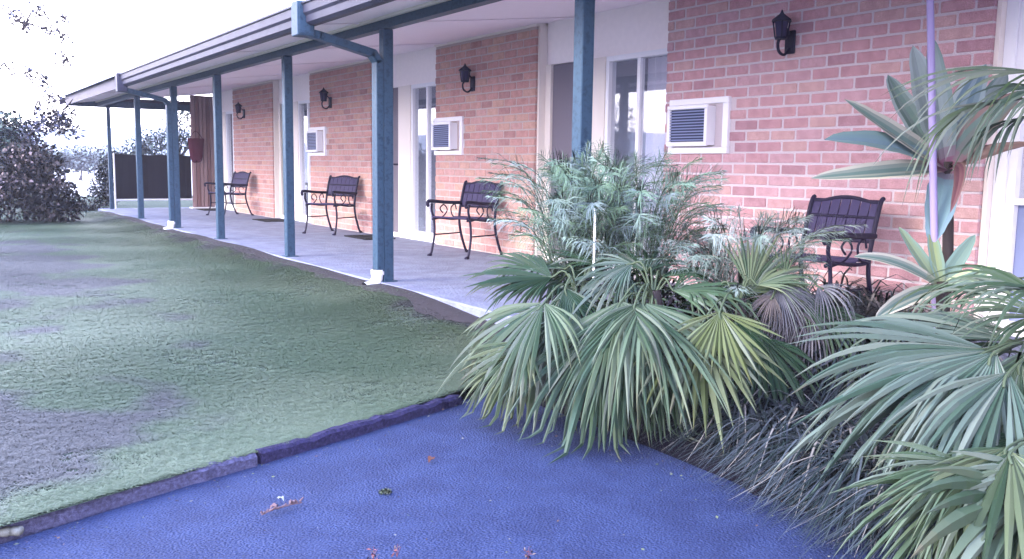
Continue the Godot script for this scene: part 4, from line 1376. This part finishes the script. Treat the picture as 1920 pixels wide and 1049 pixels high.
	for tp in [Vector3(5.682, 1.808, -28.432), Vector3(6.297, 2.359, -28.104), Vector3(6.903, 2.756, -27.759), Vector3(6.669, 2.056, -27.811), Vector3(7.544, 2.612, -27.311), Vector3(7.076, 2.372, -27.587), Vector3(6.118, 1.506, -28.096), Vector3(7.703, 1.996, -27.112), Vector3(6.911, 1.751, -27.604)]:
		var q: Vector3 = tp - r2
		bb.append([[Vector3(0, 0, 0), Vector3(0.1, 1.2, 0), Vector3(q.x * 0.35, 1.8, q.z * 0.5), Vector3(q.x * 0.7, q.y * 0.9, q.z * 0.8), q], [0.16, 0.13, 0.12, 0.09, 0.07, 0.05, 0.04, 0.03, 0.02, 0.015]])
	var s2 := []
	for a in [Vector3(5.750, 1.423, -28.329), Vector3(6.061, 1.629, -28.153), Vector3(6.239, 1.354, -27.992), Vector3(5.910, 1.271, -28.199), Vector3(5.651, 1.267, -28.372), Vector3(6.678, 2.211, -27.828), Vector3(6.955, 2.525, -27.690), Vector3(7.465, 2.379, -27.328), Vector3(7.244, 1.911, -27.406), Vector3(6.841, 1.673, -27.638), Vector3(7.555, 1.685, -27.164), Vector3(7.154, 2.605, -27.569), Vector3(7.734, 2.538, -27.173), Vector3(6.633, 1.438, -27.742), Vector3(7.282, 1.448, -27.311), Vector3(6.461, 1.821, -27.914)]:
		s2.append([a - r2, Vector3(0.45, 0.32, 0.4), 1.0])
	tree("twisted_tree", "twisted bare-limbed tree with thin foliage behind the dark windbreak", r2, bb, s2, 230, 0.10, 0.05, [Color(0.045, 0.06, 0.05), Color(0.07, 0.09, 0.082), Color(0.09, 0.11, 0.115)], 307, "", 30)
	# far trees and hills
	var kk := 0
	for a in [Vector3(9.617, -0.011, -66.113), Vector3(10.656, 0.181, -65.449), Vector3(8.715, -0.376, -66.660), Vector3(11.528, 0.021, -64.843), Vector3(6.972, -0.055, -67.871)]:
		var base: Vector3 = a
		base.y = -0.3
		tree("distant_tree", "hazy pale tree in the distance beyond the yard", base, [[[Vector3(0, 0, 0), Vector3(0.1, 0.8, 0), Vector3(0.0, 1.6, 0)], [0.14, 0.1, 0.05]]], [[V.call(0, 1.5, 0), V.call(1.3, 0.8, 1.2)], [V.call(0.9, 1.1, 0), V.call(0.9, 0.6, 0.8)], [V.call(-0.9, 1.2, 0), V.call(0.9, 0.6, 0.8)]], 420, 0.22, 0.13, [Color(0.16, 0.19, 0.20), Color(0.12, 0.15, 0.15)], 320 + kk, "distant trees beyond the yard")
		kk += 1
	# trees across the drive, opposite the verandah: seen only in the door glass
	kk = 0
	for p in [Vector3(-9.5, -0.3, -13.0), Vector3(-11.0, -0.3, -19.0), Vector3(-10.5, -0.3, -27.0)]:
		tree("yard_tree", "leafy tree across the lawn, mirrored in the door glass", p, [[[Vector3(0, 0, 0), Vector3(0.1, 1.0, 0), Vector3(0.0, 2.4, 0)], [0.16, 0.12, 0.06]]], [[V.call(0, 2.6, 0), V.call(1.5, 1.3, 1.5)], [V.call(0.9, 1.9, 0.5), V.call(1.0, 0.8, 1.0)], [V.call(-0.8, 2.0, -0.6), V.call(1.1, 0.9, 1.0)]], 1300, 0.16, 0.09, gg, 340 + kk, "trees across the lawn")
		kk += 1
	# hills
	var st := new_st()
	var hn := FastNoiseLite.new()
	hn.seed = 15
	hn.frequency = 0.012
	var prev := []
	for i in 60:
		var an := deg_to_rad(-60.0 + i * 3.0)
		var row := []
		for k in 5:
			var rad := 240.0 + k * 30.0
			var hh := (13.0 + 9.0 * hn.get_noise_1d(i * 9.0)) * sin(k / 4.0 * PI * 0.5) - 0.5
			row.append(Vector3(sin(an) * rad, hh, -cos(an) * rad))
		if i > 0:
			for k in 4:
				for v in [prev[k], prev[k + 1], row[k + 1], prev[k], row[k + 1], row[k]]:
					st.add_vertex(v)
		prev = row
	st.index()
	st.generate_normals()
	struct("hills", st, surf(lin(0.20, 0.24, 0.26), 0.95, M.blot, 0.02))

func small_things():
	# timber edging: two sleepers
	var r := RandomNumberGenerator.new()
	r.seed = 400
	var pts := [Vector3(2.305, -0.160, -3.924), Vector3(1.115, -0.160, -3.529), Vector3(0.015, -0.160, -3.192)]
	for i in 2:
		var a: Vector3 = pts[i]
		var c: Vector3 = pts[i + 1]
		var d := (c - a).normalized()
		a += d * 0.01
		c -= d * 0.01
		var s := d.cross(Vector3.UP).normalized()
		var st := new_st()
		var prev := []
		var n := 24
		for k in n + 1:
			var p := a.lerp(c, float(k) / n)
			var w := 0.029 + r.randf_range(-0.006, 0.006) - (0.010 * float(k) / n if i == 1 else 0.0)
			var h := -0.168 + r.randf_range(-0.009, 0.006) - (0.014 * smoothstep(0.3, 1.0, float(k) / n) if i == 1 else 0.0)
			var row := [Vector3(p.x, -0.32, p.z) - s * w, Vector3(p.x, h - 0.012, p.z) - s * (w + r.randf_range(-0.004, 0.004)), Vector3(p.x, h, p.z) - s * (w - 0.014), Vector3(p.x, h, p.z) + s * (w - 0.014), Vector3(p.x, h - 0.012, p.z) + s * w, Vector3(p.x, -0.32, p.z) + s * w]
			if k > 0:
				for q in 5:
					quad(st, prev[q], row[q], row[q + 1], prev[q + 1])
			else:
				for q in range(1, 5):
					quad(st, row[0], row[q], row[q + 1], row[0])
			prev = row
		for q in range(1, 5):
			quad(st, prev[0], prev[q + 1], prev[q], prev[0])
		var o := obj("timber_sleeper", st, M.sleeper if i == 0 else M.sleeper2)
		tag(o, ["dark weathered timber sleeper edging the lawn beside the palms", "paler grey-violet timber sleeper continuing the lawn edging"][i], "sleeper", "timber edging of the lawn")
	# pale stones at the sleeper's end
	var sp := [Vector3(0.199, -0.200, -3.224), Vector3(0.232, -0.200, -3.214)]
	for i in 2:
		var sm := SphereMesh.new()
		sm.radius = 0.024
		sm.height = 0.034
		sm.radial_segments = 12
		sm.rings = 6
		var st := new_st()
		st.append_from(sm, 0, Transform3D.IDENTITY)
		var am := st.commit()
		var mdt := MeshDataTool.new()
		mdt.create_from_surface(am, 0)
		for k in mdt.get_vertex_count():
			var v := mdt.get_vertex(k)
			var q := Vector3(clampf(v.x, -0.018, 0.018), clampf(v.y, -0.014, 0.012), clampf(v.z, -0.017, 0.017))
			mdt.set_vertex(k, q * (1.0 + 0.12 * sin(v.x * 170.0 + i * 2.0) * cos(v.z * 130.0 + v.y * 90.0)))
		var out := ArrayMesh.new()
		mdt.commit_to_surface(out)
		var o := meshnode("edging_stone", out, M.stone, self)
		o.position = sp[i]
		o.rotation.y = i * 0.8
		tag(o, "small pale squared stone at the end of the lawn edging", "stone", "stones at the lawn edging")
	# fallen leaves
	var leafs := [[Vector3(1.720, -0.210, -3.157), 0.05, Color(0.10, 0.04, 0.03), "curled brown leaf lying alone on the blue drive"],
		[Vector3(1.460, -0.210, -3.652), 0.04, Color(0.30, 0.30, 0.30), "pale crumpled leaf beside the dark sleeper"],
		[Vector3(0.725, -0.210, -3.477), 0.034, Color(0.20, 0.20, 0.18), "pale scrap of leaf against the paler sleeper"],
		[Vector3(1.006, -0.210, -2.990), 0.034, Color(0.15, 0.09, 0.09), "dry reddish leaf in the small heap on the drive"],
		[Vector3(1.075, -0.210, -2.995), 0.03, Color(0.16, 0.10, 0.10), "dry reddish leaf in the small heap on the drive"],
		[Vector3(1.050, -0.210, -3.052), 0.032, Color(0.20, 0.21, 0.21), "greyish leaf in the small heap on the drive"]]
	for l in leafs:
		var V := PackedVector3Array()
		var N := PackedVector3Array()
		var C := PackedColorArray()
		var L: float = l[1]
		var rows := []
		for k in 7:
			var t := k / 6.0
			var w := L * 0.28 * sin(pow(t, 0.8) * PI) + 0.001
			var y := 0.012 * sin(t * PI) + 0.006 * sin(t * 9.0)
			rows.append([Vector3(t * L - L / 2, y + w * 0.5, -w), Vector3(t * L - L / 2, y, 0), Vector3(t * L - L / 2, y + w * 0.6, w)])
		for k in 6:
			for h in 2:
				for v in [rows[k][h], rows[k + 1][h], rows[k + 1][h + 1], rows[k][h], rows[k + 1][h + 1], rows[k][h + 1]]:
					V.append(v)
					N.append(Vector3.UP)
					C.append(l[2])
		var o := meshnode("fallen_leaf", arr_mesh(V, N, C), M.deadleaf, self)
		o.position = l[0]
		o.rotation.y = r.randf() * TAU
		tag(o, l[3], "leaf", "fallen leaves on the drive")
	# litter: crumbs of leaf and grit along the edging and the bed
	var lm := new_st()
	quad(lm, Vector3(-0.5, 0.05, -0.18), Vector3(-0.1, 0.2, 0.25), Vector3(0.5, 0.08, 0.1), Vector3(0.15, 0.0, -0.3))
	var mm := MultiMesh.new()
	mm.transform_format = MultiMesh.TRANSFORM_3D
	mm.use_colors = true
	mm.mesh = lm.commit()
	mm.instance_count = 900
	for i in 900:
		var x := r.randf_range(-1.0, 2.6)
		var z := edge_z(x) + 0.06 + absf(r.randfn()) * 0.10
		if i % 3 == 1:
			z = r.randf_range(-3.9, -1.2)
			x = 2.6 - absf(r.randfn()) * 0.16
		elif i % 3 == 2:
			x = r.randf_range(-0.6, 2.6)
			z = r.randf_range(edge_z(x) + 0.05, -1.2)
		var sz := r.randf_range(0.004, 0.012) * (1.6 if r.randf() < 0.12 else 1.0)
		mm.set_instance_transform(i, Transform3D(Basis.from_euler(Vector3(r.randf_range(-0.3, 0.3), r.randf() * TAU, r.randf_range(-0.3, 0.3))).scaled(Vector3.ONE * sz), Vector3(x, DRIVE + 0.010 + r.randf() * 0.004, z)))
		mm.set_instance_color(i, [Color(0.030, 0.028, 0.05), Color(0.02, 0.018, 0.03), Color(0.10, 0.10, 0.09), Color(0.07, 0.045, 0.035), Color(0.07, 0.085, 0.05)][r.randi() % 5])
	var li := MultiMeshInstance3D.new()
	li.name = "leaf_litter"
	li.multimesh = mm
	li.material_override = M.deadleaf
	add_child(li)
	tag(li, "crumbs of leaf litter and grit scattered on the blue drive", "litter")
	li.set_meta("kind", "stuff")
	# moss spot
	var ms := meshnode("moss_patch", crown_mesh([[Vector3.ZERO, Vector3(0.028, 0.003, 0.028)]], 200, 0.008, 0.005, [Color(0.10, 0.125, 0.08), Color(0.14, 0.16, 0.12)], r), M.deadleaf, self)
	ms.position = Vector3(1.414, -0.212, -2.949)
	tag(ms, "small pale moss patch growing on the blue drive", "moss")
	# seed twig in the heap
	var st := new_st()
	var tb: Vector3 = Vector3(0.954, -0.212, -2.965)
	var te: Vector3 = Vector3(1.113, -0.212, -3.001)
	tube(st, curve([Vector3.ZERO, (te - tb) * 0.4 + Vector3(0, 0.012, 0.01), te - tb], 4), [0.003, 0.003, 0.002], 5)
	for k in 16:
		var p := (te - tb) * (k / 16.0) + Vector3(0, 0.006, 0)
		tube(st, [p, p + Vector3(r.randf_range(-0.02, 0.02), r.randf_range(0.0, 0.014), r.randf_range(-0.02, 0.02))], [0.005, 0.002], 5)
	var tw := obj("dry_twig", st, mat(lin(0.10, 0.065, 0.075), 0.9))
	tw.position = tb
	tag(tw, "dry reddish seed twig lying among the small heap of leaves", "twig")
	# weeds in cracks at the near edge of the drive
	var wp := [Vector3(1.132, -0.215, -2.445), Vector3(1.202, -0.215, -2.424), Vector3(1.537, -0.215, -2.193)]
	for i in 3:
		var t := thing("weed_sprig", "thin reddish weed sprig growing from the blue drive", "weed", wp[i], 0.0, "weeds in the drive")
		st = new_st()
		for k in 3:
			tube(st, curve([Vector3.ZERO, Vector3(0.006 * (k - 1), 0.02, 0.002), Vector3(0.012 * (k - 1), 0.03 + 0.012 * (k % 2), 0.004)], 3), [0.0018, 0.0015, 0.0008], 4)
		obj("stem", st, mat(lin(0.12, 0.05, 0.07), 0.8), t)
		meshnode("foliage", crown_mesh([[Vector3(0, 0.018, 0), Vector3(0.018, 0.014, 0.018)]], 16, 0.016, 0.005, [Color(0.17, 0.07, 0.07), Color(0.14, 0.10, 0.08)], r), M.deadleaf, t)
